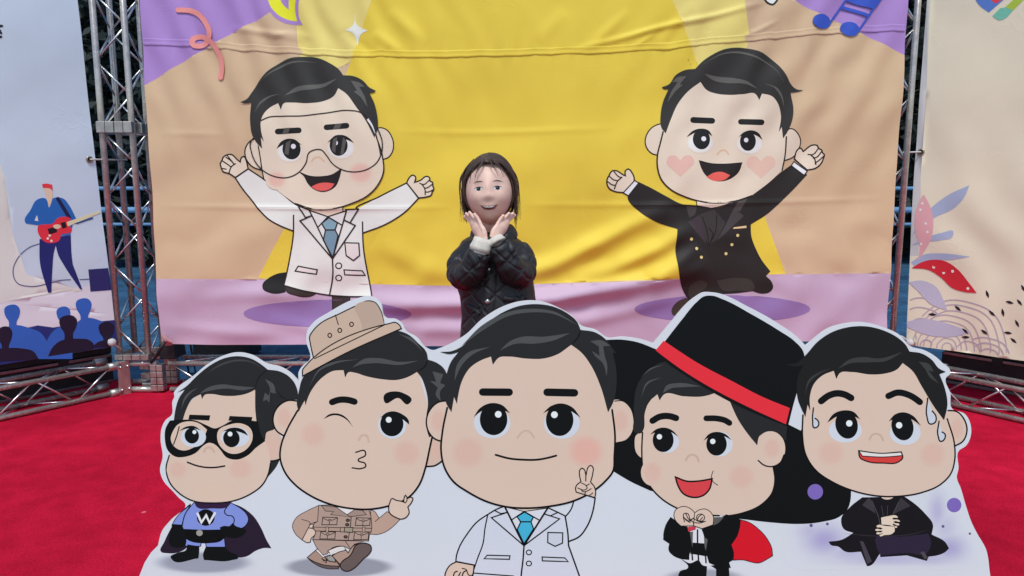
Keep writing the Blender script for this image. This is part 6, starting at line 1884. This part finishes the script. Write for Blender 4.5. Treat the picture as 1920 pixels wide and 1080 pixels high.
bits = [mesh_from('c', v, [q[::-1] for q in f])]
def sleeve(pts, radii):
    P = curve3(pts, 6); R = np.interp(np.linspace(0, len(pts) - 1, len(P)), range(len(pts)), radii)
    R = [r * (1 + .055 * math.sin(i * 1.9) * (1 if 4 < i < len(P) - 2 else 0)) for i, r in enumerate(R)]
    return tube_mesh(P, R, 20)
bits.append(sleeve([K(880, 474, .03), K(864, 492, .0), K(864, 516, -.045), K(880, 514, -.105), K(893, 488, -.125), K(899, 473, -.128)], [.040, .045, .046, .045, .041, .038]))
bits.append(sleeve([K(970, 468, .03), K(980, 488, .0), K(978, 512, -.04), K(960, 506, -.10), K(944, 478, -.12), K(934, 459, -.124)], [.042, .046, .048, .047, .042, .038]))
cm = join_remesh('coat', bits, .0045, 4, M_coat)
# crumpled relief
tex = rand_waves(40, 9, 22, 60)
for vx in cm.vertices:
    p = vx.co
coat = link_mesh('coat', cm, person)
tx = bpy.data.textures.new('rumple', 'CLOUDS'); tx.noise_scale = .05
dm = coat.modifiers.new('rumple', 'DISPLACE'); dm.texture = tx; dm.strength = .005; dm.mid_level = .5; dm.texture_coords = 'LOCAL'
# collar
cr = []
P0 = []
for a in np.linspace(math.radians(-60), math.radians(240), 30):
    c = K(926, 428, .03)
    P0.append((c + Vector((.055 * math.cos(a), .052 * math.sin(a), 0)), a))
vv = []; ff = []
for c, a in P0:
    o = Vector((math.cos(a), math.sin(a), 0))
    front = max(0, -math.sin(a))
    for rr, zz in ((-.006, -.020), (-.003, .010), (.004, .014), (.020, -.004 - .01 * front), (.026, -.026 - .02 * front)):
        vv.append(c + o * rr + Vector((0, 0, zz - .014 * front)))
for i in range(len(P0) - 1):
    for j in range(4): ff.append((i*5+j, (i+1)*5+j, (i+1)*5+j+1, i*5+j+1))
co = link_mesh('collar', mesh_from('collar', vv, ff, M_coat, True), coat)
sd = co.modifiers.new('thickness', 'SOLIDIFY'); sd.thickness = .007; sd.offset = 0
ss = co.modifiers.new('sub', 'SUBSURF'); ss.levels = ss.render_levels = 1
# placket, snaps, sleeve straps, pocket welts
def front_of(px, py, off=.003):
    o = Vector((0, 0, CAMZ)); d = ray(px, py).normalized()
    h, nn, i, dd = cbvh.ray_cast(o + d * 1.9, d)
    return (h if h is not None else K(px, py, -.13)) - d * off
dg = bpy.context.evaluated_depsgraph_get()
ev = coat.evaluated_get(dg); em = ev.to_mesh()
cbvh = BVHTree.FromPolygons([coat.matrix_world @ vx.co for vx in em.vertices] if False else [Vector(vx.co) for vx in em.vertices], [tuple(p.vertices) for p in em.polygons])
ev.to_mesh_clear()
def strip(name, pts, w, thick, mat, parent):
    P = curve3([front_of(*p) for p in pts], 4)
    vv = []; ff = []
    for i, p in enumerate(P):
        t = (P[min(i+1,len(P)-1)] - P[max(i-1,0)]).normalized(); nrm = Vector((0, -1, 0)); s = t.cross(nrm).normalized()
        vv += [p - s*w/2 + Vector((0,.004,0)), p - s*w*.42 - Vector((0,thick,0)), p + s*w*.42 - Vector((0,thick,0)), p + s*w/2 + Vector((0,.004,0))]
    for i in range(len(P)-1):
        for j in range(3): ff.append((i*4+j, i*4+j+1, i*4+4+j+1, i*4+4+j))
    return link_mesh(name, mesh_from(name, vv, ff, mat, True), parent)
strip('placket', [(920,512),(919,540),(917,570),(915,610),(913,660),(912,720)], .042, .004, M_coat, coat)
def snap(px, py, r):
    p = front_of(px, py, .012)
    bm = bmesh.new(); bmesh.ops.create_uvsphere(bm, u_segments=14, v_segments=8, radius=r)
    bmesh.ops.transform(bm, matrix=Matrix.Translation(p) @ Matrix.Diagonal((1, .45, 1, 1)), verts=bm.verts)
    link_mesh('snap_button', bm_mesh('snap_button', bm, M_snap, True), coat)
snap(914, 566, .0085); snap(911, 628, .0085); snap(917, 505, .005)
strip('sleeve_strap', [(948,452),(957,466),(966,482)], .026, .004, M_coat, coat)
strip('sleeve_strap', [(880,474),(890,486),(896,502)], .026, .004, M_coat, coat)
strip('pocket_welt', [(944,560),(965,562),(988,558)], .020, .004, M_coat, coat)
strip('pocket_welt', [(876,574),(888,580),(898,588)], .018, .004, M_coat, coat)
# cream cuffs folded out of the sleeves
def cuff(a, b, r0, r1):
    a, b = Vector(a), Vector(b); P = [a, a.lerp(b, .3), a.lerp(b, .65), b, a.lerp(b, .92)]
    return tube('sleeve_cuff', P, 0, M_knit, person, 18, [r0, r0 * 1.06, r1 * 1.08, r1 * 1.02, r1 * .7])
cuff(K(899, 472, -.130), K(906, 447, -.125), .034, .029)
cuff(K(903, 480, -.136), K(897, 462, -.134), .022, .026)
cuff(K(933, 457, -.127), K(927, 447, -.121), .030, .026)
# trousers and shoes, behind the standee
for s in (-1, 1):
    tube('trouser_leg', [tz(.60, .05*s), tz(.45, .058*s), tz(.28, .06*s), tz(.10, .062*s), tz(.055, .062*s)], 0, M_trou, person, 18, [.075, .07, .058, .05, .05])
    vv, ff = sphere_grid(20, 14, lambda a, b: Vector((cx + .064*s + .04*math.cos(b)*math.sin(a), YC - .03 - .095*math.cos(b)*math.cos(a), max(.0065, .036 + .04*math.sin(b)*(1 + .35*math.cos(a)*-1)))))
    link_mesh('shoe', mesh_from('shoe', vv, ff, M_shoe, True), person)
